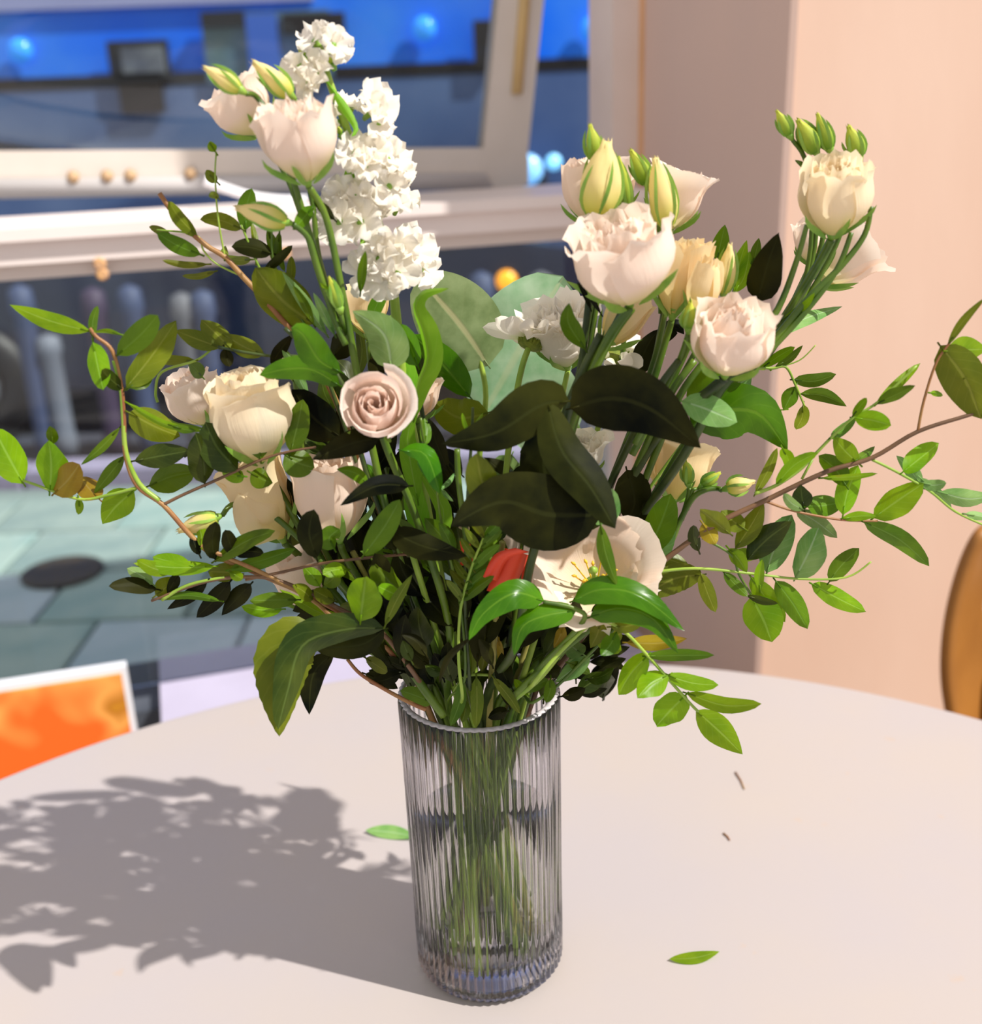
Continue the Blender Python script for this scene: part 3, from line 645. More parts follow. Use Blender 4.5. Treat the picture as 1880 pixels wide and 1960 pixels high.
def floret(px, py, Y, size=1., sd=None, n=6, dirn=None):
    size *= 1.1
    c = P(px, py, Y); k = min(range(len(spts)), key=lambda i: (spts[i] - c).length); sp = spts[k]
    d = (c - sp); d = (d.normalized() if d.length > 1e-4 else V((0, -1, 0))) + V((frnd.uniform(-.3, .3), -.7, .35)); d.normalize()
    qq = d.to_track_quat('Z', 'Y').to_matrix().to_4x4(); qq.translation = c
    o = bpy.data.objects.new('floret', fc); COL.objects.link(o); o.parent = t
    o.matrix_local = Matrix.Translation(-t.location) @ qq @ Matrix.Scale(size, 4)
    for i in range(n):
        pe = bpy.data.objects.new('petal', frnd.choice(fp)); COL.objects.link(pe); pe.parent = o
        tiltx = frnd.uniform(.0, .45) if i < 5 else frnd.uniform(.6, 1.1)
        pe.matrix_local = Matrix.Rotation(i * 2.4 + frnd.uniform(-.3, .3), 4, 'Z') @ Matrix.Rotation(tiltx, 4, 'X') @ Matrix.Scale(frnd.uniform(.8, 1.1) if i < 5 else frnd.uniform(.6, .8), 4)
    return o
for a in ((602, 78, .75, .95), (640, 85, .745, .8), (575, 135, .745, .8), (608, 140, .74, 1.0), (590, 160, .735, .7), (640, 232, .75, .8), (672, 205, .755, .8), (715, 205, .75, 1.1), (725, 235, .745, .9),
          (682, 295, .735, 1.1), (715, 290, .74, 1.0), (745, 300, .745, 1.1), (700, 318, .73, .8), (765, 325, .755, .9), (745, 355, .74, 1.1), (760, 385, .75, 1.0), (662, 385, .735, 1.1), (700, 385, .735, 1.1),
          (650, 425, .73, 1.15), (690, 425, .73, 1.15), (722, 400, .74, .9), (755, 475, .735, 1.15), (790, 480, .745, 1.15), (725, 495, .73, 1.1), (705, 525, .73, 1.15), (760, 520, .73, 1.1), (805, 515, .75, 1.1), (740, 540, .725, .95), (690, 350, .75, .8), (630, 100, .75, .6)):
    floret(*a)
for k, (x, y) in enumerate(((573, 100), (583, 112), (566, 110), (592, 98), (604, 108), (615, 102), (628, 112), (578, 96), (598, 118), (645, 245))):
    r_, e = bud(t, (x + 8, y + 12), (x, y - 4), 13, .745, mat='budg', seed=60 + k, sepals=False)
for p_, w_ in (([(632, 165), (680, 240), (672, 262)], 14), ([(690, 330), (672, 340), (690, 378)], 30), ([(715, 430), (690, 470)], 18), ([(745, 545), (715, 600), (730, 640)], 26)):
    leaf(t, p_, w_, 'stock', .742, .73, roll=.1)
leaf(t, [(793, 800), (800, 740), (818, 690), (812, 640), (795, 590), (812, 560), (858, 552)], 34, 'stock', .72, .70, 'lance', roll=.75, fold=.7, nv=22)
leaf(t, [(790, 820), (775, 700), (745, 640)], 40, 'stock', .74, .76, roll=.2)
leaf(t, [(800, 960), (780, 840), (800, 790)], 36, 'stock', .72, .72, roll=.1)
leaf(t, [(820, 1060), (790, 940), (812, 880)], 42, 'stock', .73, .74, roll=.1)
leaf(t, [(825, 1060), (850, 980), (800, 900)], 30, 'stock', .72, .74, roll=.3)

# --- lisianthus, centre right cluster
t, tail = plant('lisianthus_stem', 'widest white lisianthus with yellow buds above the dark leaves', 'flower', 13, 20, .03)
r1, e1 = bloom(t, (1205, 578), (1163, 420), 220, .70, .30, 'white', 21, 16, .12, .24, 1.1, inner=.18, curl=1.0)
stem_obj(t, [e1] + path([(1165, 650), (1110, 765, .71), (1060, 900, .74), (1010, 1060, .765), (980, 1240, .76)], .705) + tail, .0036, .0038)
r2, e2 = bloom(t, (1130, 425), (1100, 300), 105, .75, .0, 'peach', 22, 10, .0, .35, .4); stem_obj(t, [e2] + path([(1140, 520), (1120, 650), (1100, 770)], .74), .002, .0025, 'stemd')
b_, e = bud(t, (1142, 412), (1162, 272), 80, .725, seed=23); stem_obj(t, [e] + path([(1135, 500), (1120, 640), (1105, 775)], .725), .002, .0025, 'stemd')
b_, e = bud(t, (1142, 308), (1130, 240), 32, .735, mat='budg', seed=24); stem_obj(t, [e] + path([(1150, 400), (1150, 520), (1115, 760)], .74), .0014, .002)
b_, e = bud(t, (1205, 400), (1185, 300), 22, .74, mat='budg', seed=26); stem_obj(t, [e] + path([(1195, 520), (1120, 760)], .745), .0014, .002)
stem_obj(t, path([(1150, 640), (1090, 770), (1050, 900, .74), (1000, 1080, .765), (975, 1250, .76)], .71), .003, .003, 'stemd'); stem_obj(t, path([(1195, 590), (1140, 700), (1100, 790, .74), (1060, 900, .77), (1010, 1080, .78), (985, 1250, .77)], .72), .0028, .003, 'stemd')
leaf(t, [(1120, 668), (1088, 618), (1090, 580)], 34, 'mid', .70, .69, roll=.1)
for p_ in ([(1130, 590), (1105, 540)], [(1150, 600), (1108, 530)]): leaf(t, p_, 8, 'dark', .71)
t, tail = plant('lisianthus_stem', 'half-open white lisianthus with funnel flower and yellowish buds behind the widest one', 'flower', 14, 0, .04)
r1, e1 = bloom(t, (1280, 440), (1312, 318), 125, .77, -.05, 'white', 31, 12, .42, -.05, .6, curl=.4); stem_obj(t, [e1] + path([(1275, 560), (1265, 640), (1240, 740), (1180, 900), (1080, 1150, .79)], .765) + tail, .0024, .0036, 'stemd')
r1, e1 = bloom(t, (1288, 602), (1318, 455), 116, .74, .12, 'cream', 32, 11, .14, .14, .8); stem_obj(t, [e1] + path([(1275, 650), (1240, 760), (1200, 850)], .745), .0022, .003, 'stem')
b_, e = bud(t, (1277, 432), (1255, 304), 54, .74, seed=33); stem_obj(t, [e] + path([(1285, 520), (1260, 660), (1220, 780)], .76), .0018, .002)
b_, e = bud(t, (1238, 350), (1208, 288), 34, .75, mat='budg', seed=34); stem_obj(t, [e] + path([(1260, 440), (1265, 600)], .765), .0012, .0018)
r_, e = bloom(t, (1335, 612), (1362, 492), 92, .715, .05, 'cream', 35, 7, -.05, .40, .8); stem_obj(t, [e] + path([(1310, 680), (1260, 780), (1210, 870)], .73), .002, .0028, 'stem')
b_, e = bud(t, (1385, 560), (1398, 468), 36, .74, seed=36); stem_obj(t, [e] + path([(1360, 620), (1300, 730)], .75), .0014, .002)
r1, e1 = bloom(t, (1160, 662), (1240, 560), 100, .745, -.1, 'cream', 37, 8, .05, .2, .4); stem_obj(t, [e1] + path([(1130, 720), (1105, 790), (1060, 960)], .75), .002, .003, 'stem')
r1, e1 = bloom(t, (1190, 400), (1205, 300), 60, .79, 0, 'white', 38, 6, .1, .2, .4); stem_obj(t, [e1] + path([(1200, 560), (1190, 700)], .79), .0014, .002)
t, tail = plant('lisianthus_stem', 'round white lisianthus facing up at the right of the cluster, lone green bud beside it', 'flower', 15, 340, .04)
r1, e1 = bloom(t, (1388, 715), (1412, 582), 172, .69, .34, 'white', 41, 17, .08, .28, 1.1, inner=.18, curl=.8); stem_obj(t, [e1] + path([(1350, 755), (1290, 800, .72), (1230, 880, .75), (1110, 1100, .775)], .70) + tail, .0034, .0036, 'stemd')
b_, e = bud(t, (1318, 628), (1322, 578), 30, .70, mat='budg', seed=42); stem_obj(t, [e] + path([(1300, 690), (1265, 760), (1215, 850)], .71), .0016, .0022, 'stem')
for a, b2 in ((1330, 1225), (1350, 1250), (1300, 1190)): stem_obj(t, path([(a, 690), (a - 50, 760), (b2, 880, .75), (b2 - 70, 1040, .775), (1050, 1230, .77)], .72 + (a - 1330) * .0004), .0024, .003, random.choice(('stem', 'stemd')))

# --- lisianthus, far right
t, tail = plant('lisianthus_stem', 'creamy lisianthus standing alone against the lit plaster wall with four green buds', 'flower', 16, 330, .035)
r1, e1 = bloom(t, (1592, 448), (1603, 300), 150, .74, .30, 'ivory', 51, 16, .10, .34, .9, inner=.2, curl=.9)
stem_obj(t, [e1] + path([(1570, 500), (1520, 580), (1460, 670), (1380, 760), (1300, 870), (1180, 1070, .78)], .745) + tail, .0030, .0034, 'stem')
r1, e1 = bloom(t, (1570, 540), (1672, 462), 120, .79, 0, 'white', 52, 12, .35, -.1, .6); stem_obj(t, [e1] + path([(1530, 590), (1470, 680)], .77), .002, .0026, 'stem')
r1, e1 = bloom(t, (1548, 500), (1535, 420), 60, .80, 0, 'white', 53, 8, .1, .2, .4); stem_obj(t, [e1] + path([(1500, 620)], .78), .002, .0026, 'stem')
for k, (x0, y0, x1, y1, w_, px, py) in enumerate(((1512, 258, 1487, 212, 24, 1545, 320), (1562, 290, 1528, 230, 38, 1560, 330), (1588, 285, 1565, 218, 28, 1585, 330), (1645, 300, 1625, 242, 36, 1640, 340))):
    b_, e = bud(t, (x0, y0), (x1, y1), w_, .76, mat='budg', seed=70 + k); stem_obj(t, [e] + path([(px, py), ((px + 1560) / 2, 470), (1520, 590 + 6 * k), (1440, 700)], .765), .0014, .0022, 'stem')
for pp in ([(1668, 395), (1655, 450), (1610, 510), (1540, 580), (1450, 690)], [(1630, 445), (1600, 520), (1530, 610), (1440, 705)], [(1545, 430), (1525, 500), (1490, 590), (1440, 660)]):
    stem_obj(t, path(pp, .73), .0016, .0026, 'stem')
leaf(t, [(1548, 330), (1522, 306)], 8, 'mid', .75)
leaf(t, [(1450, 578), (1470, 505), (1491, 445)], 62, 'dark', .73, .72, 'ovate', roll=.2)
leaf(t, [(1482, 643), (1540, 610), (1612, 587)], 26, 'sage', .74, .80, roll=.3)
leaf(t, [(1500, 610), (1540, 585), (1560, 560)], 12, 'mid', .74)

# --- daisies
def daisy(t, cx, cy, Y, axis, rad, n, seed, mat='pure'):
    rnd = random.Random(seed); c = P(cx, cy, Y); ax = V(axis).normalized(); q_ = ax.to_track_quat('Z', 'Y').to_matrix().to_4x4(); q_.translation = c
    mb = MB(); mb.lathe([(.002, -.006), (.008, -.004), (.0095, 0), (.008, .003), (.001, .0045)], (0, 0, 0), 14)
    for k in range(16):
        a = k * 2.4; mb.tube([V((.008 * cos(a), .008 * sin(a), -.003)), V((.011 * cos(a), .011 * sin(a), .002))], .0012, .0004, 5)
    h = link('flower_head', xf(mb, q_), M['disc'], t)
    for k in range(n):
        a = 2 * pi * k / n + rnd.uniform(-.1, .1); l_ = rad * rnd.uniform(.85, 1.1); up = rnd.uniform(.1, .9)
        pts = [q_ @ V((.008 * cos(a), .008 * sin(a), 0)), q_ @ V((l_ * .55 * cos(a), l_ * .55 * sin(a), l_ * .25 * up)), q_ @ V((l_ * cos(a), l_ * sin(a), l_ * .35 * up * rnd.uniform(.2, 1.4)))]
        link('petal', leaf_mesh(pts, rad * .30, 'obov', rnd.uniform(-.4, .4), .15, nv=8, nu=2, rnd=rnd), M[mat], h)
    return c
t, tail = plant('daisy_stem', 'white daisy seen from its green back in front of the pale round eucalyptus leaf', 'flower', 17, 60, .03)
c = daisy(t, 1017, 655, .79, (.35, .45, .75), .036, 16, 1); stem_obj(t, [c] + path([(1000, 700), (985, 780), (965, 950)], .78) + tail, .0022, .0026, 'stemy')
t, tail = plant('daisy_stem', 'white daisy with yellow centre tucked under the widest lisianthus', 'flower', 18, 80, .03)
c = daisy(t, 1180, 680, .80, (.1, -.2, .9), .034, 16, 2); stem_obj(t, [c] + path([(1150, 800), (1100, 950)], .79) + tail, .002, .0024, 'stemy')
t, tail = plant('carnation_stem', 'ruffled white carnation beside the daisy under the widest lisianthus', 'flower', 19, 95, .03)
r1, e1 = bloom(t, (1085, 700), (1062, 585), 118, .80, .2, 'pure', 61, 26, .45, -.15, 1.8, inner=.15); stem_obj(t, [e1] + path([(1072, 780), (1040, 950)], .79) + tail, .002, .0026, 'stemy')
r1, e1 = bloom(t, (1120, 905), (1115, 830), 80, .78, .2, 'pure', 62, 12, .4, -.1, 1.5, inner=.2); stem_obj(t, [e1] + path([(1100, 960), (1040, 1150)], .78), .002, .0026, 'stemy')

# --- roses and lisianthus on the left and low
def rose(label, seed, base, top, width, Y, tilt, mat, n, stempath, ang, cat='flower', **k):
    t, tail = plant('rose_stem', label, cat, seed, ang, .035); r_, e = bloom(t, base, top, width, Y, tilt, mat, seed, n, **k); stem_obj(t, [e] + path(stempath, Y + .01) + tail, .0026, .003, 'stem'); return t, r_
t, r_ = rose('small blush pink rose facing out, left of the centre', 101, (722, 800), (714, 755), 142, .69, 1.0, 'blush', 13, [(745, 870), (800, 1000), (860, 1200)], 230, flare=.10, close=.20, ruf=.3, inner=.16, H=.034, wrap=1.35, top_in=1.05, curl=1.2)
t, r_ = rose('large cream rose at the left, its outer petals in full sun', 102, (500, 880), (455, 705), 185, .72, .12, 'ivory', 20, [(540, 950), (620, 1080), (760, 1240)], 200, flare=.02, close=.36, ruf=.35, curl=1.4)
t, r_ = rose('white rose half hidden behind the large cream one', 103, (395, 810), (345, 712), 130, .78, .15, 'white', 14, [(480, 900), (600, 1060), (760, 1230)], 190, flare=.05, close=.3, ruf=.4, curl=1.1)
t, r_ = rose('wide-open cream rose with drooping petals below the large cream one', 104, (540, 1030), (470, 880), 135, .735, -.1, 'cream', 14, [(590, 1080), (700, 1200)], 195, flare=.25, close=.1, ruf=.4)
for p_, w_ in (([(530, 970), (500, 1010), (455, 945)], 70), ([(545, 1000), (520, 985), (470, 950)], 60)):
    leaf(t, p_, w_, 'olive', .72, .70, 'oval') if 0 else link('petal', leaf_mesh([P(p_[0][0], p_[0][1], .73), P(p_[1][0], p_[1][1], .715), P(p_[2][0], p_[2][1], .715)], w_ / 2500, 'oval', .2, .1, cup=.3, rnd=lrnd), M['cream'], r_)
t, r_ = rose('peach cream rose hanging its petals between leaves left of the centre', 105, (650, 1030), (625, 880), 158, .72, -.1, 'peach', 14, [(670, 1080), (760, 1220)], 215, flare=.10, close=.15, ruf=.4)
t, r_ = rose('faded peach rose low down at the left, mostly behind leaves', 106, (600, 1160), (550, 1060), 110, .745, 0, 'peach', 10, [(680, 1230)], 205, flare=.2, close=.1, ruf=.5)
t, r_ = rose('pale peach bloom deep behind the blush rose', 107, (800, 800), (812, 720), 90, .82, 0, 'peach', 10, [(820, 950), (850, 1150)], 160, flare=.2, close=.1, ruf=.5)
t, r_ = rose('amber cream bloom under the stock spike', 108, (705, 640), (700, 540), 100, .80, 0, 'cream', 10, [(730, 850), (800, 1100)], 170, flare=.1, close=.1, ruf=.5)
t, r_ = rose('creamy bloom seen from behind its green back at the right below the big leaf', 109, (1290, 955), (1312, 850), 135, .80, -.25, 'cream', 14, [(1240, 1020), (1120, 1180)], 350, flare=.25, close=.0, ruf=.5)
t, r_ = rose('small white bloom behind the twisted dark leaves above the red ribbon', 110, (880, 1080), (870, 1010), 60, .80, 0, 'cream', 8, [(890, 1180)], 120, flare=.2, close=.1, ruf=.5)
t, r_ = rose('small peach bloom between the big dark leaf and the open lisianthus', 111, (975, 1075), (960, 1000), 70, .79, 0, 'peach', 8, [(960, 1180)], 100, flare=.2, close=.1, ruf=.5)
for x, y in ((700, 700), (690, 690)): pass
# open lisianthus with stamens
t, tail = plant('lisianthus_stem', 'wide open peach lisianthus with yellow stamens low at the centre', 'flower', 120, 300, .03)
rnd = random.Random(77); B = P(1140, 1130, .708); m_, L0, ax = frame_from(B, P(1132, 1060, .708), .58); R = .031
cmb = MB(); cmb.lathe([(.002, -.006), (.006, 0), (.010, .004), (.004, .006)], (0, 0, 0), 12); hd = link('bloom', xf(cmb, m_), M['calyx'], t)
for k in range(7):
    mb = petal(R * (1 if k < 5 else .86), .034 if k < 5 else .030, 1, k * 2 * pi / 5 + (k > 4) * .6 + .5, .82, 1, .42, .5, .6, rnd, -.1, base=.10)
    link('petal', xf(mb, m_), M['peach'], hd)
for k in range(6):
    a = -1.2 + k * .5 - 1.2; mb = petal(R * .8, .020, 1, a, .35, 1, .5, .2, 1.8, rnd, -.2, base=.1); link('petal', xf(mb, m_), M['pure'], hd)
for k in range(11):
    a = k * 2 * pi / 11; r_ = rnd.uniform(.008, .015); h_ = rnd.uniform(.018, .028)
    mb = MB(); mb.tube(smooth_path([V((.002 * cos(a), .002 * sin(a), .004)), V((r_ * .6 * cos(a), r_ * .6 * sin(a), h_ * .6)), V((r_ * cos(a), r_ * sin(a), h_))], 3), .0006, .0005, 5)
    mb.lathe([(.0004, -.002), (.0013, 0), (.0004, .002)], (r_ * cos(a), r_ * sin(a), h_), 6, V((cos(a), sin(a), .6))); link('stamen', xf(mb, m_), M['yellow'], hd)
mb = MB(); mb.lathe([(.003, .004), (.0045, .009), (.0022, .014), (.0012, .024), (.0035, .026), (.0008, .029)], (0, 0, 0), 10); link('pistil', xf(mb, m_), M['calyx'], hd)
stem_obj(t, [m_ @ V((0, 0, -.006))] + path([(1120, 1200), (1040, 1290)], .73) + tail, .0026, .003, 'stem')
# right low buds
t, tail = plant('lisianthus_stem', 'pair of pale green-yellow buds on curly stalks right of the open flowers', 'flower', 121, 330, .04)
b_, e = bud(t, (1392, 935), (1442, 922), 34, .74, mat='budy', seed=81); stem_obj(t, [e] + path([(1372, 935), (1350, 938), (1325, 955), (1300, 1000), (1270, 1060), (1150, 1220)], .745) + tail, .0020, .0026, 'stem')
b_, e = bud(t, (1345, 930), (1378, 905), 24, .75, mat='budg', seed=82); stem_obj(t, [e] + path([(1325, 940), (1315, 975)], .748), .0014, .002, 'stem')
b_, e = bud(t, (1318, 925), (1312, 880), 22, .75, mat='budg', seed=83); stem_obj(t, [e] + path([(1318, 950), (1305, 995)], .748), .0016, .002, 'stem')
t, tail = plant('lisianthus_stem', 'pale yellow-green bud drooping at the left behind the red-stemmed twig', 'flower', 122, 190, .04)
b_, e = bud(t, (415, 990), (345, 1015), 40, .71, mat='budy', seed=84); stem_obj(t, [e] + path([(450, 965), (520, 985), (620, 1080), (740, 1220)], .72) + tail, .0018, .0026, 'stem')
b_, e = bud(t, (560, 720), (535, 660), 22, .76, mat='white', seed=85); stem_obj(t, [e] + path([(575, 800), (600, 1000), (700, 1200)], .75), .0016, .0026, 'stem')

# --- eucalyptus round leaves
t, tail = plant('eucalyptus_branch', 'grey-green eucalyptus branch with broad round leaves behind the daisy', 'foliage', 130, 110, .03)
stem_obj(t, path([(925, 620), (918, 680), (930, 760), (915, 900), (900, 1100)], .85) + tail, .002, .003, 'stemy')
leaf(t, [(935, 700), (880, 620), (800, 530)], 150, 'euc', .85, .83, 'round', roll=.0, fold=.03, nv=16)
leaf(t, [(925, 795), (1000, 660), (1078, 528)], 208, 'euc2', .86, .86, 'round', roll=.0, fold=.05, nv=16)
leaf(t, [(1000, 860), (1040, 780), (1060, 690)], 150, 'euc2', .87, .88, 'round', roll=.1, fold=.05, nv=14)
leaf(t, [(935, 790), (880, 800), (835, 770)], 70, 'olive', .84, .83, 'round', roll=.3, fold=.2)
leaf(t, [(900, 760), (850, 700), (790, 640)], 60, 'gloss', .84, .82, 'oval', roll=.2)
leaf(t, [(1100, 800), (1040, 900), (1000, 960)], 100, 'sage', .86, .85, 'round', roll=.2)
leaf(t, [(980, 870), (950, 930), (930, 900)], 60, 'sage', .86, .85, 'round', roll=.2)

# --- big dark leaves in the centre
t, tail = plant('salal_branch', 'salal branch with four big shade-darkened twisted leaves at the centre', 'foliage', 131, 280, .03)
stem_obj(t, path([(1100, 762), (1085, 800), (1060, 930), (1015, 1080), (985, 1240)], .675) + tail, .0028, .0034, 'stemd')
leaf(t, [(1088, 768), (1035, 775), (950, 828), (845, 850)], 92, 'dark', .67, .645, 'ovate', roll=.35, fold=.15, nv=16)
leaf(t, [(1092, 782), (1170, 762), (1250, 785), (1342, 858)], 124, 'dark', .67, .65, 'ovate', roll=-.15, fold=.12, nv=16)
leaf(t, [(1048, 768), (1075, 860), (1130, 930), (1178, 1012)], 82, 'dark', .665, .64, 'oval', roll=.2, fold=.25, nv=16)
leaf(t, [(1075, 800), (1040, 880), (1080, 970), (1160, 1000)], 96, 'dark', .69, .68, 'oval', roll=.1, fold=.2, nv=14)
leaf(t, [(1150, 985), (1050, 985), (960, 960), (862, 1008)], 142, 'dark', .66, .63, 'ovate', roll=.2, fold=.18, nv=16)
leaf(t, [(960, 985), (925, 930), (912, 868)], 62, 'olive', .655, .64, 'oval', roll=.3, fold=.2)
leaf(t, [(1120, 960), (1160, 985), (1172, 935)], 44, 'sage', .67, .67, 'oval', roll=.1)
leaf(t, [(1150, 1005), (1160, 1060), (1182, 1122)], 27, 'mid', .66, .65, 'lance', roll=.2)
t, tail = plant('salal_branch', 'glossy green broad-leaved branch under the round right lisianthus', 'foliage', 132, 345, .04)
stem_obj(t, path([(1440, 690), (1380, 745), (1310, 870), (1215, 1010, .76), (1140, 1140, .78), (1060, 1280, .76)], .72) + tail, .0032, .0036, 'stemd')
leaf(t, [(1305, 768), (1350, 782), (1412, 808)], 56, 'sage', .70, .69, 'oval', roll=.1)
leaf(t, [(1325, 820), (1370, 790), (1450, 790), (1508, 862)], 105, 'gloss', .73, .72, 'ovate', roll=.1, fold=.25, nv=14)
leaf(t, [(1330, 795), (1360, 740), (1420, 700)], 80, 'mid', .75, .75, 'oval', roll=.2)
leaf(t, [(1360, 800), (1410, 740), (1440, 720)], 60, 'sage', .77, .77, 'oval', roll=.2)
leaf(t, [(1200, 900), (1215, 960), (1200, 1000)], 70, 'dark', .75, .75, 'oval', roll=.2)
leaf(t, [(1235, 1060), (1262, 1010), (1285, 945)], 58, 'mid', .73, .72, 'oval', roll=.1)
leaf(t, [(1228, 1098), (1255, 1050), (1288, 1000)], 56, 'sage', .735, .73, 'oval', roll=.1)
leaf(t, [(1160, 1040), (1200, 1020), (1240, 960)], 40, 'dark', .75, .75, 'oval', roll=.2)
for p_, w_, m2 in (([(1372, 500), (1380, 465), (1388, 430)], 30, 'mid'), ([(1408, 540), (1418, 495), (1430, 460)], 24, 'bright'), ([(1440, 510), (1448, 480), (1453, 455)], 18, 'mid'), ([(1405, 560), (1425, 530), (1435, 480)], 26, 'bright'), ([(1260, 660), (1290, 620), (1310, 640)], 30, 'dark'), ([(1215, 720), (1240, 660), (1262, 630)], 44, 'dark')):
    leaf(t, p_, w_, m2, .78, .78)
stem_obj(t, path([(1425, 480), (1405, 560), (1350, 700), (1300, 820)], .785), .0012, .002, 'stem')
leaf(t, [(1345, 1100), (1290, 1108), (1232, 1142)], 52, 'olive', .72, .71, 'oval', roll=.1, serr=.05, nv=16)
leaf(t, [(1320, 1085), (1280, 1070), (1250, 1060)], 30, 'olive', .73, .73)

# --- ruscus front
t, tail = plant('ruscus_sprig', 'glossy ruscus sprig with four arched bright leaves in front of the open lisianthus', 'foliage', 133, 290, .045)
stem_obj(t, path([(1040, 1152), (1075, 1158), (1100, 1165), (1120, 1182), (1085, 1225, .662), (1040, 1270, .675), (1000, 1320, .70)], .655) + tail, .0014, .0022, 'stem')
leaf(t, [(1041, 1150), (985, 1135), (925, 1175), (898, 1225)], 55, 'gloss', .655, .63, 'ovate', roll=-.3, fold=.2, nv=14)
leaf(t, [(1103, 1168), (1045, 1178), (1000, 1200), (984, 1255)], 46, 'gloss', .655, .64, 'ovate', roll=-.2, fold=.2, nv=14)
leaf(t, [(1098, 1150), (1150, 1128), (1225, 1140), (1311, 1208)], 52, 'gloss', .655, .64, 'ovate', roll=.25, fold=.2, nv=16)
leaf(t, [(1131, 1181), (1185, 1165), (1250, 1185), (1298, 1250)], 50, 'gloss', .655, .64, 'ovate', roll=.2, fold=.2, nv=16)
leaf(t, [(900, 1222), (860, 1260), (840, 1310)], 12, 'dark', .65, .66)
# ruscus left of blush rose
t, tail = plant('ruscus_sprig', 'ruscus sprig with two wide glossy leaves left of the blush rose', 'foliage', 134, 210, .04)
stem_obj(t, path([(545, 628), (600, 680), (655, 735), (700, 900), (780, 1120), (830, 1280)], .71) + tail, .0014, .0026, 'stemd')
leaf(t, [(652, 712), (612, 690), (580, 640), (557, 628)], 56, 'gloss', .695, .68, 'oval', roll=.1, fold=.18, nv=14)
leaf(t, [(650, 738), (600, 708), (550, 706), (497, 718)], 44, 'gloss', .695, .68, 'oval', roll=.2, fold=.2, nv=14)
leaf(t, [(750, 708), (735, 640), (675, 595)], 74, 'sage', .70, .70, 'ovate', roll=.2, fold=.2, nv=12)
leaf(t, [(800, 700), (785, 660), (768, 620)], 42, 'gloss', .72, .72, 'oval')
leaf(t, [(650, 835), (600, 800), (560, 745)], 76, 'dark', .725, .72, 'oval', roll=.1)
leaf(t, [(728, 838), (670, 850), (597, 880)], 48, 'dark', .68, .66, 'ovate', roll=.1)
leaf(t, [(783, 930), (720, 930), (651, 968)], 36, 'dark', .67, .65, 'ovate', roll=.1)
leaf(t, [(707, 928), (680, 905), (644, 898)], 24, 'mid', .68, .67)
leaf(t, [(770, 862), (815, 870), (842, 945)], 36, 'gloss', .68, .67, 'oval', roll=.2)
leaf(t, [(696, 1063), (735, 1010), (766, 956)], 44, 'mid', .67, .66, 'oval', roll=.1)
leaf(t, [(606, 1068), (592, 1020), (600, 975)], 46, 'dark', .67, .66, 'oval', roll=.1)
leaf(t, [(640, 1050), (630, 1030), (650, 1012)], 36, 'mid', .68, .68, 'oval')
leaf(t, [(748, 1015), (810, 1045), (895, 1065)], 52, 'dark', .675, .66, 'ovate', roll=.1)
leaf(t, [(600, 620), (540, 575), (488, 512)], 84, 'olive', .74, .73, 'oval', roll=.3, fold=.3, nv=14)
leaf(t, [(625, 640), (590, 590), (540, 520)], 22, 'sage', .735, .72)
for p_, w_, m2 in (([(590, 760), (560, 700), (540, 670)], 20, 'sage'), ([(860, 900), (840, 860), (820, 800)], 34, 'dark'), ([(880, 960), (850, 900), (830, 880)], 24, 'dark')): leaf(t, p_, w_, m2, .73)

def spray(label, seed, ang, Y, stems, leaves, name='pistachio_branch', rr=.045, tail_on=0, mats=None):
    t, tail = plant(name, label, 'foliage', seed, ang, rr)
    for k, (pts, r0, r1, mt_) in enumerate(stems):
        pp = path(pts, Y)
        if k == tail_on: pp = pp + tail
        stem_obj(t, pp, r0, r1, mt_)
    for l in leaves:
        b_, tp_, w_, mt_ = l[0], l[1], l[2] * 1.12, l[3]; yb = l[4] if len(l) > 4 else Y
        mid = ((b_[0] + tp_[0]) / 2 - (tp_[1] - b_[1]) * lrnd.uniform(-.10, .10), (b_[1] + tp_[1]) / 2 + (tp_[0] - b_[0]) * lrnd.uniform(-.10, .10))
        leaf(t, [b_, mid, tp_], w_, mt_, yb, yb + lrnd.uniform(-.02, .02), lrnd.choice(('oval', 'oval', 'lance')), roll=lrnd.uniform(-.45, .45))
    return t
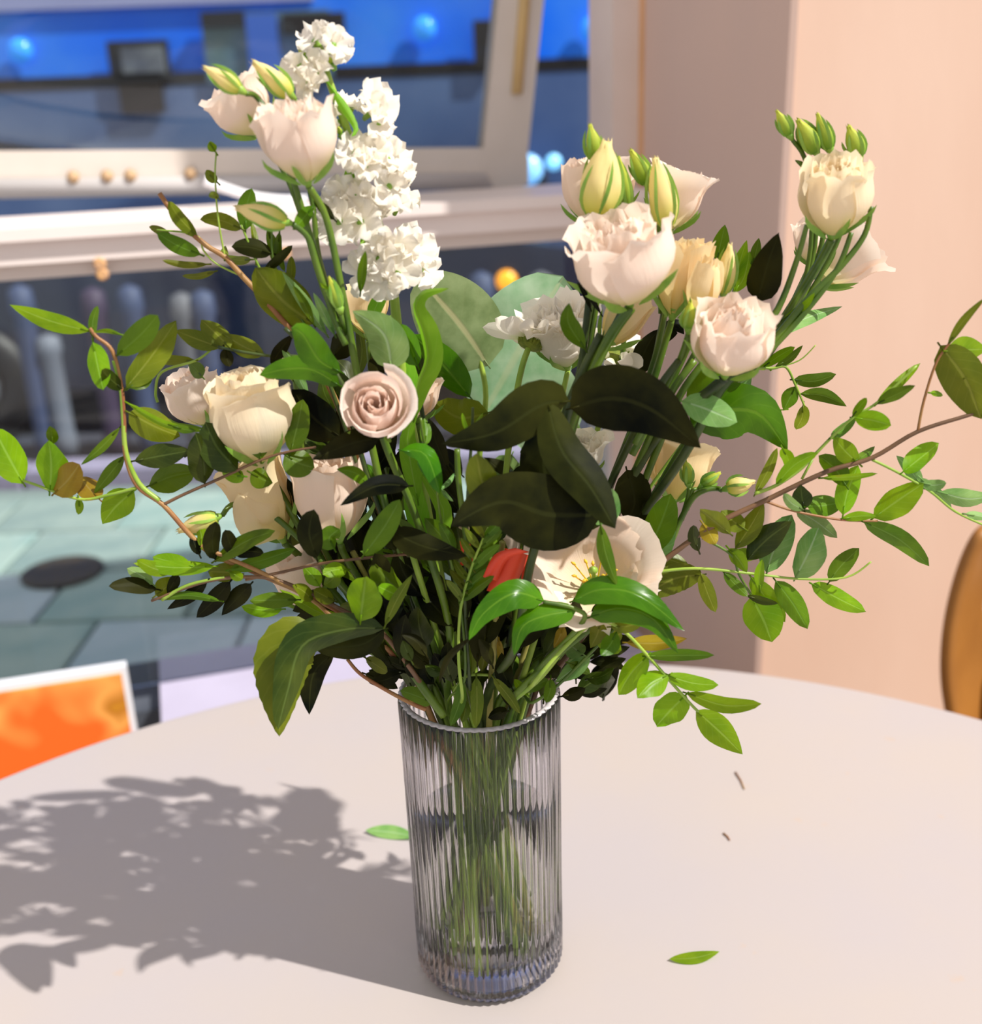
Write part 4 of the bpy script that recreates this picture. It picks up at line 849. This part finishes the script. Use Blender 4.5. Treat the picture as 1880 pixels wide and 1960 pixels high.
spray('leafy red-stemmed branch reaching furthest left beside the cream roses', 140, 185, .70,
 [([(172, 628), (185, 645), (215, 672), (232, 740), (237, 800), (240, 870), (263, 930), (313, 967), (365, 1025), (410, 1062), (500, 1100), (640, 1165), (760, 1260)], .0011, .0024, 'stemr'),
  ([(263, 933), (205, 948), (150, 955), (60, 925), (-20, 900)], .0012, .0008, 'stemy'),
  ([(313, 966), (355, 945), (430, 912), (500, 880), (555, 864), (605, 856)], .0012, .0008, 'stemb'),
  ([(218, 690), (231, 742), (236, 800), (241, 866), (266, 925), (305, 958)], .0014, .0018, 'stemy')],
 [((172, 634), (18, 583), 30, 'bright'), ((178, 645), (187, 585), 13, 'mid'), ((178, 655), (198, 747), 34, 'bright'), ((224, 680), (302, 603), 40, 'mid'), ((242, 742), (337, 614), 46, 'olive'), ((230, 640), (180, 636), 6, 'bright'),
  ((235, 745), (195, 708), 24, 'deep'), ((248, 742), (290, 706), 34, 'mid'), ((245, 772), (392, 826), 10, 'bright'), ((247, 790), (345, 835), 52, 'olive'), ((330, 815), (375, 825), 12, 'mid'), ((228, 820), (155, 890), 14, 'mid'),
  ((237, 873), (180, 945), 22, 'mid'), ((258, 882), (365, 862), 40, 'deep'), ((285, 930), (375, 903), 46, 'mid', .72), ((256, 940), (196, 1003), 50, 'bright'), ((45, 925), (-12, 820), 54, 'bright'), ((95, 942), (93, 843), 52, 'bright'), ((100, 850), (96, 815), 18, 'mid'),
  ((103, 945), (152, 888), 46, 'brown'), ((190, 955), (152, 912), 38, 'brown'), ((392, 925), (374, 828), 46, 'deep'), ((455, 900), (393, 808), 56, 'deep'), ((499, 880), (485, 768), 52, 'mid'), ((557, 865), (580, 764), 38, 'mid'),
  ((467, 912), (425, 905), 24, 'bright'), ((480, 905), (522, 925), 34, 'mid'), ((545, 870), (602, 895), 48, 'mid'), ((360, 870), (420, 820), 26, 'deep'), ((150, 955), (150, 985), 12, 'bright')])
spray('olive leaves on a thin stem above the white and cream roses', 141, 195, .73,
 [([(335, 632), (410, 662), (505, 680), (600, 690), (640, 760), (720, 1000), (800, 1200)], .0009, .0020, 'stemd'), ([(405, 668), (375, 690), (310, 712), (298, 750), (302, 770)], .0008, .0010, 'stemy')],
 [((422, 665), (335, 632), 30, 'olive'), ((440, 665), (385, 612), 36, 'olive'), ((505, 678), (425, 638), 32, 'olive'), ((430, 668), (440, 702), 20, 'dark'), ((372, 690), (272, 683), 16, 'olive'), ((388, 722), (358, 690), 24, 'mid'), ((520, 700), (560, 640), 20, 'dark'), ((600, 700), (560, 730), 20, 'dark')])
spray('slender reddish twig with nibbled leaves pointing up-left of the drooping bud', 142, 205, .74,
 [([(305, 370), (345, 425), (395, 470), (430, 492), (465, 530), (530, 600), (620, 720), (720, 960), (800, 1180)], .0016, .0026, 'stemr'),
  ([(455, 525), (415, 505), (390, 480), (375, 450), (300, 440)], .0007, .0006, 'stemy'), ([(432, 500), (418, 420), (412, 340), (414, 290)], .0007, .0005, 'stemy'), ([(540, 600), (500, 520), (478, 470), (462, 430)], .0010, .0007, 'stemy'), ([(600, 650), (530, 520), (520, 440)], .001, .0007, 'stem')],
 [((378, 452), (322, 385), 22, 'olive'), ((383, 487), (300, 445), 26, 'mid'), ((330, 460), (285, 434), 14, 'olive'), ((396, 506), (310, 498), 10, 'olive'), ((410, 520), (348, 528), 9, 'olive'), ((430, 495), (432, 470), 12, 'olive'), ((462, 438), (383, 420), 24, 'olive'),
  ((470, 440), (482, 360), 30, 'mid'), ((520, 485), (443, 472), 30, 'dark'), ((480, 497), (430, 490), 14, 'olive'), ((512, 440), (525, 515), 18, 'mid'), ((535, 445), (545, 520), 12, 'mid'), ((555, 545), (558, 490), 14, 'olive'), ((415, 348), (395, 325), 16, 'olive'), ((418, 380), (400, 372), 10, 'olive'), ((412, 290), (402, 270), 14, 'bright'), ((490, 500), (480, 420), 10, 'olive'), ((505, 520), (560, 470), 14, 'dark')])
# low left cluster
t = spray('spreading twig of mixed bright and shade-darkened leaves low at the left over the table', 143, 180, .69,
 [([(290, 1150), (400, 1112), (500, 1105), (570, 1125), (650, 1165), (730, 1210), (800, 1300)], .0010, .0022, 'stemb'), ([(385, 1045), (430, 1065), (520, 1105), (600, 1150), (640, 1180), (700, 1180)], .0014, .0016, 'stemr'), ([(470, 1110), (540, 1095), (620, 1078), (720, 1066), (790, 1060)], .0010, .0010, 'stemb'), ([(310, 1148), (360, 1120), (430, 1105)], .0014, .001, 'stemy')],
 [((411, 1074), (527, 1016), 26, 'mid'), ((440, 1090), (566, 1050), 24, 'mid'), ((410, 1084), (255, 1078), 24, 'bright'), ((362, 1082), (292, 1066), 28, 'bright'), ((330, 1092), (262, 1072), 22, 'bright'), ((292, 1118), (243, 1088), 22, 'sage'), ((300, 1128), (208, 1122), 26, 'dark'), ((298, 1140), (338, 1104), 34, 'olive'),
  ((460, 1098), (398, 1094), 32, 'olive'), ((396, 1112), (320, 1166), 22, 'dark'), ((440, 1114), (376, 1182), 30, 'dark'), ((480, 1118), (424, 1178), 30, 'dark'), ((386, 1045), (376, 1000), 16, 'bright'), ((412, 1070), (413, 998), 28, 'dark'), ((448, 1062), (432, 1014), 24, 'dark'), ((450, 1062), (505, 1058), 20, 'dark'), ((382, 1062), (367, 1020), 16, 'dark'),
  ((568, 1148), (478, 1150), 26, 'mid'), ((540, 1166), (462, 1160), 22, 'bright', .71), ((690, 1192), (535, 1128), 18, 'bright'), ((690, 1190), (700, 1104), 58, 'bright', .66), ((738, 1196), (789, 1100), 18, 'olive', .66), ((715, 1075), (778, 1140), 44, 'mid', .67), ((768, 1142), (724, 1122), 24, 'bright', .67), ((612, 1122), (580, 1084), 26, 'bright'), ((645, 1098), (620, 1120), 28, 'bright'), ((664, 1090), (618, 1100), 26, 'bright'),
  ((440, 1095), (465, 1108), 16, 'bright'), ((600, 1150), (560, 1120), 22, 'olive'), ((640, 1150), (600, 1130), 24, 'olive'), ((700, 1170), (650, 1160), 14, 'olive'), ((420, 1150), (300, 1148), 12, 'mid'), ((640, 1180), (560, 1230), 60, 'dark', .72), ((340, 1100), (320, 1135), 18, 'dark'), ((620, 1140), (560, 1170), 34, 'dark', .71)])
t2 = t
leaf(t, [(600, 1195), (545, 1260), (535, 1410)], 105, 'olive', .67, .64, 'ovate', roll=.15, fold=.25, serr=.06, nv=22)
leaf(t, [(735, 1203), (660, 1205), (580, 1235), (552, 1320), (532, 1396)], 62, 'deep', .665, .63, 'oval', roll=.5, fold=.35, nv=20)
leaf(t, [(640, 1250), (600, 1290), (592, 1368)], 46, 'dark', .675, .66, 'lance', roll=.3)
leaf(t, [(735, 1205), (690, 1235), (600, 1240)], 50, 'dark', .675, .67, 'oval', roll=.2)
stem_obj(t, path([(665, 1262), (690, 1290), (738, 1320), (785, 1345), (815, 1358)], .69), .0012, .0016, 'stemr')

# right branch
spray('long brown branch with many bright leaflets sweeping right across the plaster wall', 150, 350, .70,
 [([(1900, 778), (1853, 795), (1757, 826), (1670, 876), (1582, 903), (1467, 957), (1359, 1010), (1240, 1098), (1140, 1190), (1050, 1300)], .0012, .0026, 'stemb'),
  ([(1445, 945), (1486, 929), (1530, 900), (1560, 870), (1597, 832), (1635, 798), (1680, 770), (1755, 700)], .0013, .0008, 'stemy'), ([(1535, 917), (1555, 880)], .0009, .0009, 'stemy'),
  ([(1467, 960), (1520, 978), (1610, 995), (1680, 997)], .0010, .0007, 'stemr'), ([(1670, 880), (1720, 905), (1780, 940), (1830, 980), (1900, 1012)], .0010, .0008, 'stemy'),
  ([(1757, 826), (1768, 770), (1790, 700), (1815, 660), (1885, 572)], .0010, .0007, 'stemr'), ([(1240, 1097), (1330, 1088), (1440, 1098), (1530, 1108), (1620, 1105), (1668, 1075)], .0012, .0006, 'stemy'), ([(1345, 1030), (1400, 1062), (1415, 1100), (1440, 1142)], .0010, .0009, 'stem')],
 [((1486, 928), (1566, 866), 20, 'bright'), ((1590, 838), (1640, 800), 16, 'mid'), ((1635, 800), (1706, 814), 32, 'bright'), ((1632, 797), (1660, 762), 13, 'mid'), ((1680, 772), (1762, 695), 15, 'bright'), ((1678, 773), (1752, 738), 20, 'mid'), ((1447, 943), (1488, 857), 16, 'olive'),
  ((1645, 888), (1596, 836), 34, 'bright'), ((1620, 930), (1567, 872), 34, 'mid'), ((1614, 985), (1643, 890), 36, 'bright'), ((1640, 880), (1675, 854), 14, 'mid'), ((1575, 915), (1680, 906), 9, 'bright'), ((1545, 970), (1614, 962), 36, 'mid'), ((1540, 975), (1533, 928), 32, 'deep'), ((1538, 975), (1500, 945), 16, 'sage'),
  ((1673, 991), (1768, 925), 46, 'bright'), ((1525, 978), (1603, 1030), 26, 'sage'), ((1655, 1000), (1779, 1084), 32, 'mid'), ((1612, 993), (1680, 988), 15, 'bright'), ((1729, 903), (1798, 848), 34, 'bright'), ((1765, 930), (1716, 872), 22, 'sage'), ((1765, 925), (1812, 925), 18, 'sage'), ((1762, 915), (1822, 972), 13, 'sage'), ((1800, 942), (1905, 948), 30, 'sage'),
  ((1850, 984), (1895, 992), 13, 'sage'), ((1800, 662), (1878, 802), 72, 'olive'), ((1812, 672), (1890, 668), 44, 'bright'), ((1850, 722), (1888, 702), 32, 'olive'), ((1782, 752), (1805, 757), 8, 'bright'), ((1815, 660), (1885, 570), 12, 'olive'),
  ((1342, 1098), (1370, 1172), 24, 'olive'), ((1386, 1096), (1432, 1142), 18, 'mid'), ((1438, 1105), (1503, 1191), 34, 'bright'), ((1485, 1112), (1546, 1204), 36, 'mid'), ((1555, 1118), (1658, 1171), 32, 'bright'), ((1523, 1106), (1567, 1010), 50, 'sage'), ((1588, 1113), (1645, 1049), 30, 'mid'), ((1468, 1096), (1516, 985), 50, 'sage', .715), ((1430, 1072), (1516, 998), 44, 'deep'),
  ((1455, 1130), (1460, 1070), 15, 'bright'), ((1438, 1142), (1478, 1229), 64, 'bright'), ((1395, 1050), (1430, 1096), 24, 'bright'), ((1405, 1055), (1455, 1062), 22, 'bright'), ((1338, 1055), (1328, 1005), 19, 'deep'), ((1345, 1002), (1370, 1042), 28, 'brown'), ((1408, 1050), (1462, 960), 34, 'olive'), ((1398, 1022), (1340, 975), 30, 'olive'), ((1425, 1012), (1380, 978), 34, 'olive'), ((1430, 1140), (1490, 1155), 12, 'deep'), ((1498, 858), (1512, 902), 20, 'bright')])
spray('light twig of narrow leaflets right of the round lisianthus', 151, 355, .77,
 [([(1545, 790), (1535, 765), (1522, 735), (1505, 703), (1480, 705), (1430, 715), (1330, 820), (1200, 1000), (1080, 1220)], .0007, .0018, 'stemy'), ([(1480, 705), (1530, 690), (1562, 660)], .0006, .0004, 'stemy'), ([(1475, 786), (1510, 784)], .0005, .0005, 'stemy')],
 [((1520, 727), (1601, 716), 22, 'mid'), ((1533, 754), (1621, 778), 22, 'mid'), ((1523, 740), (1500, 786), 26, 'mid'), ((1538, 775), (1524, 822), 20, 'olive'), ((1462, 702), (1522, 664), 15, 'mid'), ((1485, 702), (1537, 661), 12, 'mid'), ((1470, 705), (1450, 690), 20, 'bright'), ((1440, 700), (1475, 680), 14, 'mid')])
spray('drooping sprig of bright leaflets hanging over the table right of the vase', 152, 320, .66,
 [([(1337, 1362), (1320, 1345), (1280, 1300), (1240, 1255), (1190, 1205), (1140, 1190), (1080, 1240), (1020, 1310)], .0010, .0016, 'stemy')],
 [((1241, 1254), (1184, 1330), 40, 'bright'), ((1281, 1291), (1220, 1336), 44, 'bright'), ((1313, 1330), (1257, 1390), 50, 'bright'), ((1333, 1360), (1422, 1444), 48, 'bright'), ((1315, 1327), (1458, 1347), 26, 'bright'), ((1278, 1293), (1376, 1311), 26, 'bright'), ((1238, 1256), (1368, 1254), 19, 'mid'), ((1200, 1230), (1316, 1222), 26, 'brown'), ((1180, 1210), (1150, 1255), 30, 'mid'), ((1170, 1200), (1230, 1190), 22, 'olive'), ((1150, 1190), (1130, 1240), 28, 'olive')])
spray('sage and olive leaves leaning over the vase rim at the right', 153, 310, .68,
 [([(1200, 1180), (1140, 1240), (1070, 1310), (1020, 1345)], .0010, .0014, 'stem'), ([(1160, 1180), (1060, 1260), (985, 1330)], .0022, .0026, 'stem'), ([(1115, 1190), (1040, 1290), (975, 1345)], .002, .0022, 'stemy')],
 [((1130, 1257), (1063, 1306), 28, 'sage'), ((1116, 1252), (1080, 1226), 32, 'sage'), ((1054, 1300), (1045, 1345), 18, 'mid'), ((1000, 1320), (1050, 1300), 20, 'mid'), ((945, 1298), (995, 1366), 16, 'olive'), ((970, 1362), (934, 1374), 20, 'dark'), ((1160, 1240), (1190, 1210), 24, 'olive'), ((1090, 1270), (1130, 1290), 16, 'mid'), ((1010, 1330), (985, 1300), 14, 'bright'), ((1140, 1215), (1190, 1245), 28, 'bright'), ((1080, 1200), (1060, 1240), 18, 'brown')])
spray('small narrow leaves dipping into the vase mouth at the front', 154, 262, .70,
 [([(935, 1292), (900, 1292), (884, 1303), (870, 1330)], .0010, .0014, 'stemy'), ([(730, 1205), (775, 1265), (812, 1320), (850, 1370)], .0032, .0032, 'stem')],
 [((884, 1305), (862, 1390), 20, 'mid', .69), ((912, 1297), (911, 1394), 21, 'olive', .69), ((888, 1340), (884, 1383), 15, 'olive'), ((882, 1242), (886, 1302), 12, 'mid'), ((897, 1225), (902, 1292), 17, 'olive'), ((928, 1218), (922, 1286), 21, 'olive'), ((955, 1225), (958, 1276), 10, 'brown'), ((828, 1346), (766, 1322), 28, 'mid'), ((700, 1260), (742, 1286), 20, 'olive'), ((700, 1290), (762, 1318), 26, 'dark'), ((800, 1300), (776, 1265), 22, 'dark'), ((975, 1350), (960, 1300), 16, 'dark'), ((850, 1300), (830, 1250), 30, 'dark')])
# fern-like frond above the ribbon
fl = []
for k in range(7):
    x, y = 884 + k * 7, 1150 - k * 20; fl += [((x, y), (x + 62 - k * 3, y - 48), 15, 'mid'), ((x, y), (x - 30, y - 40), 12, 'olive')]
spray('fern-like frond of narrow leaflets beside the red ribbon', 155, 255, .675, [([(935, 1010), (905, 1080), (882, 1165), (878, 1260), (885, 1330)], .0008, .0016, 'stemy')], fl, name='fern_frond')
# thin curly tendrils with tiny leaves in the middle
spray('wiry tendrils with tiny leaves between the blush rose and the dark leaves', 156, 240, .69,
 [([(835, 920), (845, 1000), (880, 1150), (890, 1300)], .0008, .0012, 'stem'), ([(905, 780), (903, 840), (895, 960), (890, 1150), (900, 1320)], .0009, .0014, 'stemd'), ([(875, 860), (880, 940), (905, 1120)], .002, .002, 'stem'), ([(805, 800), (815, 860), (840, 930)], .001, .001, 'stem')],
 [((903, 835), (885, 790), 6, 'bright'), ((903, 835), (925, 790), 6, 'bright'), ((845, 935), (820, 900), 7, 'sage'), ((845, 935), (870, 905), 7, 'sage'), ((845, 935), (868, 960), 6, 'sage'), ((815, 850), (812, 800), 18, 'mid'), ((840, 930), (800, 880), 20, 'gloss'), ((870, 1060), (840, 1000), 18, 'mid'), ((870, 1100), (900, 1040), 16, 'dark'), ((890, 1180), (850, 1130), 30, 'dark')])

# inner greenery: dense shaded leaves between the stems
irnd = random.Random(21)
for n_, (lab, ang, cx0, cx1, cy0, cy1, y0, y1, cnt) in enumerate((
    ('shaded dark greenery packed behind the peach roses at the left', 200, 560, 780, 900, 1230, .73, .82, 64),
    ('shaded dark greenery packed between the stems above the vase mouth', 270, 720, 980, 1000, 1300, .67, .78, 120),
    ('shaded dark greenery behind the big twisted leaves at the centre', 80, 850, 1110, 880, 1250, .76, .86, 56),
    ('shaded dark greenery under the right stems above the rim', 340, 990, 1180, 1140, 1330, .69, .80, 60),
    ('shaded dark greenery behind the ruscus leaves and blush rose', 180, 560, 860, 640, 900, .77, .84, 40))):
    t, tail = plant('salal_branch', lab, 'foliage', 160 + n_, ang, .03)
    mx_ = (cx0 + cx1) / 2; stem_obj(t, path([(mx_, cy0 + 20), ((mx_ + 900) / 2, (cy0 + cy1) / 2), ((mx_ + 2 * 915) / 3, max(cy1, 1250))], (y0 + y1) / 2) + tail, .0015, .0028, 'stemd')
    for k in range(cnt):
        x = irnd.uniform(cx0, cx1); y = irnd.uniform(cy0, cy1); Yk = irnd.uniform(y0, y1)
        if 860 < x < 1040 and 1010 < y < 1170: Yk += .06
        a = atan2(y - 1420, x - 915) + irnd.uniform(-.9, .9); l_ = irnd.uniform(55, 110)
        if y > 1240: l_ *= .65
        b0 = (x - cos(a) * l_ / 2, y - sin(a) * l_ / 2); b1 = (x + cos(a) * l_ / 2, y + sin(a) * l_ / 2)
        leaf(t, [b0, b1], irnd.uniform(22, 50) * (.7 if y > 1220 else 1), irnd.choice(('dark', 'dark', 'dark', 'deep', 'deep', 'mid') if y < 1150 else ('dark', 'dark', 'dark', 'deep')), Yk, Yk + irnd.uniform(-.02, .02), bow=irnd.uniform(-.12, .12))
# bare stems through the vase
for k in range(8):
    a = 360 * k / 8 + 15; tl = into(300 + k, a, .03 + .002 * (k % 5)); top = tl[0] + V((cos(radians(a)) * .05, sin(radians(a)) * .03, .12 + .01 * (k % 4)))
    t = empty('flower_stem', tl[-1], None, 'stem'); t['label'] = 'bare green flower stem standing among the others inside the ribbed vase'; t['group'] = 'bare stems inside the vase'
    stem_obj(t, [top] + tl, .0022, .0032, ('stemo', 'stemy')[k % 2])
    pts = [tl[1], tl[1] + V((.008 * cos(a), -.008, -.012)), tl[1] + V((.012 * cos(a), -.010, .010))]
    link('leaf', leaf_mesh(pts, .010, 'oval', .2, .2, rnd=lrnd), M['mid'], t)

# ribbon showing through the stems
q = MB()
def strip(mb, pts, w_):
    rows = []
    for i, p in enumerate(smooth_path(pts, 6)): rows.append([p + V((-w_ / 2, 0, w_ * .25)), p + V((w_ / 2, 0, -w_ * .1)), p + V((w_ / 2, .0008, -w_ * .1)), p + V((-w_ / 2, .0008, w_ * .25))])
    mb.grid(rows, close=True)
rb = empty('ribbon', P(960, 1080, .69), 'red-orange ribbon curling between the stems above the vase mouth', 'ribbon')
for k, (pp, w_) in enumerate((([(1000, 1055), (960, 1068), (938, 1110)], .009), ([(990, 1060), (975, 1095), (955, 1140)], .016), ([(1015, 1070), (1008, 1110), (1000, 1150)], .007), ([(890, 1040), (895, 1070), (890, 1085)], .007))):
    q = MB(); strip(q, [P(x, y, .675 + .005 * k) for x, y in pp], w_); link('loop', q, M['ribbon'], rb)

# fallen leaves on the table
def fallen(pts, w_, mat, lab):
    pp = [PZ(x, y, TZ + .0045 + z) for x, y, z in pts]; mb = leaf_mesh(pp, w_, 'lance', 0, .05, rnd=lrnd)
    zmin = min(v[2] for v in mb.v)
    mb.v = [(v[0], v[1], TZ + .0006 + (v[2] - zmin) * .35) for v in mb.v]
    tag(link('fallen_leaf', mb, M[mat]), lab, 'leaf', 'fallen leaves on the table')
fallen([(1282, 1832, 0), (1330, 1830, .0), (1378, 1815, .002)], .014, 'bright', 'small bright green leaf lying on the table right of the vase')
fallen([(700, 1588, 0), (750, 1592, .0), (800, 1600, .001)], .022, 'sage', 'pale green leaf lying on the table just behind the vase at its left')
for (a, b2, lab) in (((1408, 1478), (1425, 1510), 'short dry brown twig bit on the table, nearest the drooping sprig'), ((1385, 1595), (1397, 1608), 'tiny brown crumb of stem on the table right of the vase')):
    q = MB(); p0 = PZ(*a, TZ + .001); p1 = PZ(*b2, TZ + .001); q.tube([p0, p0.lerp(p1, .5) + V((.001, 0, 0)), p1], .001, .0007, 6); tag(link('twig_bit', q, M['stemr']), lab, 'twig', 'twig bits on the table')
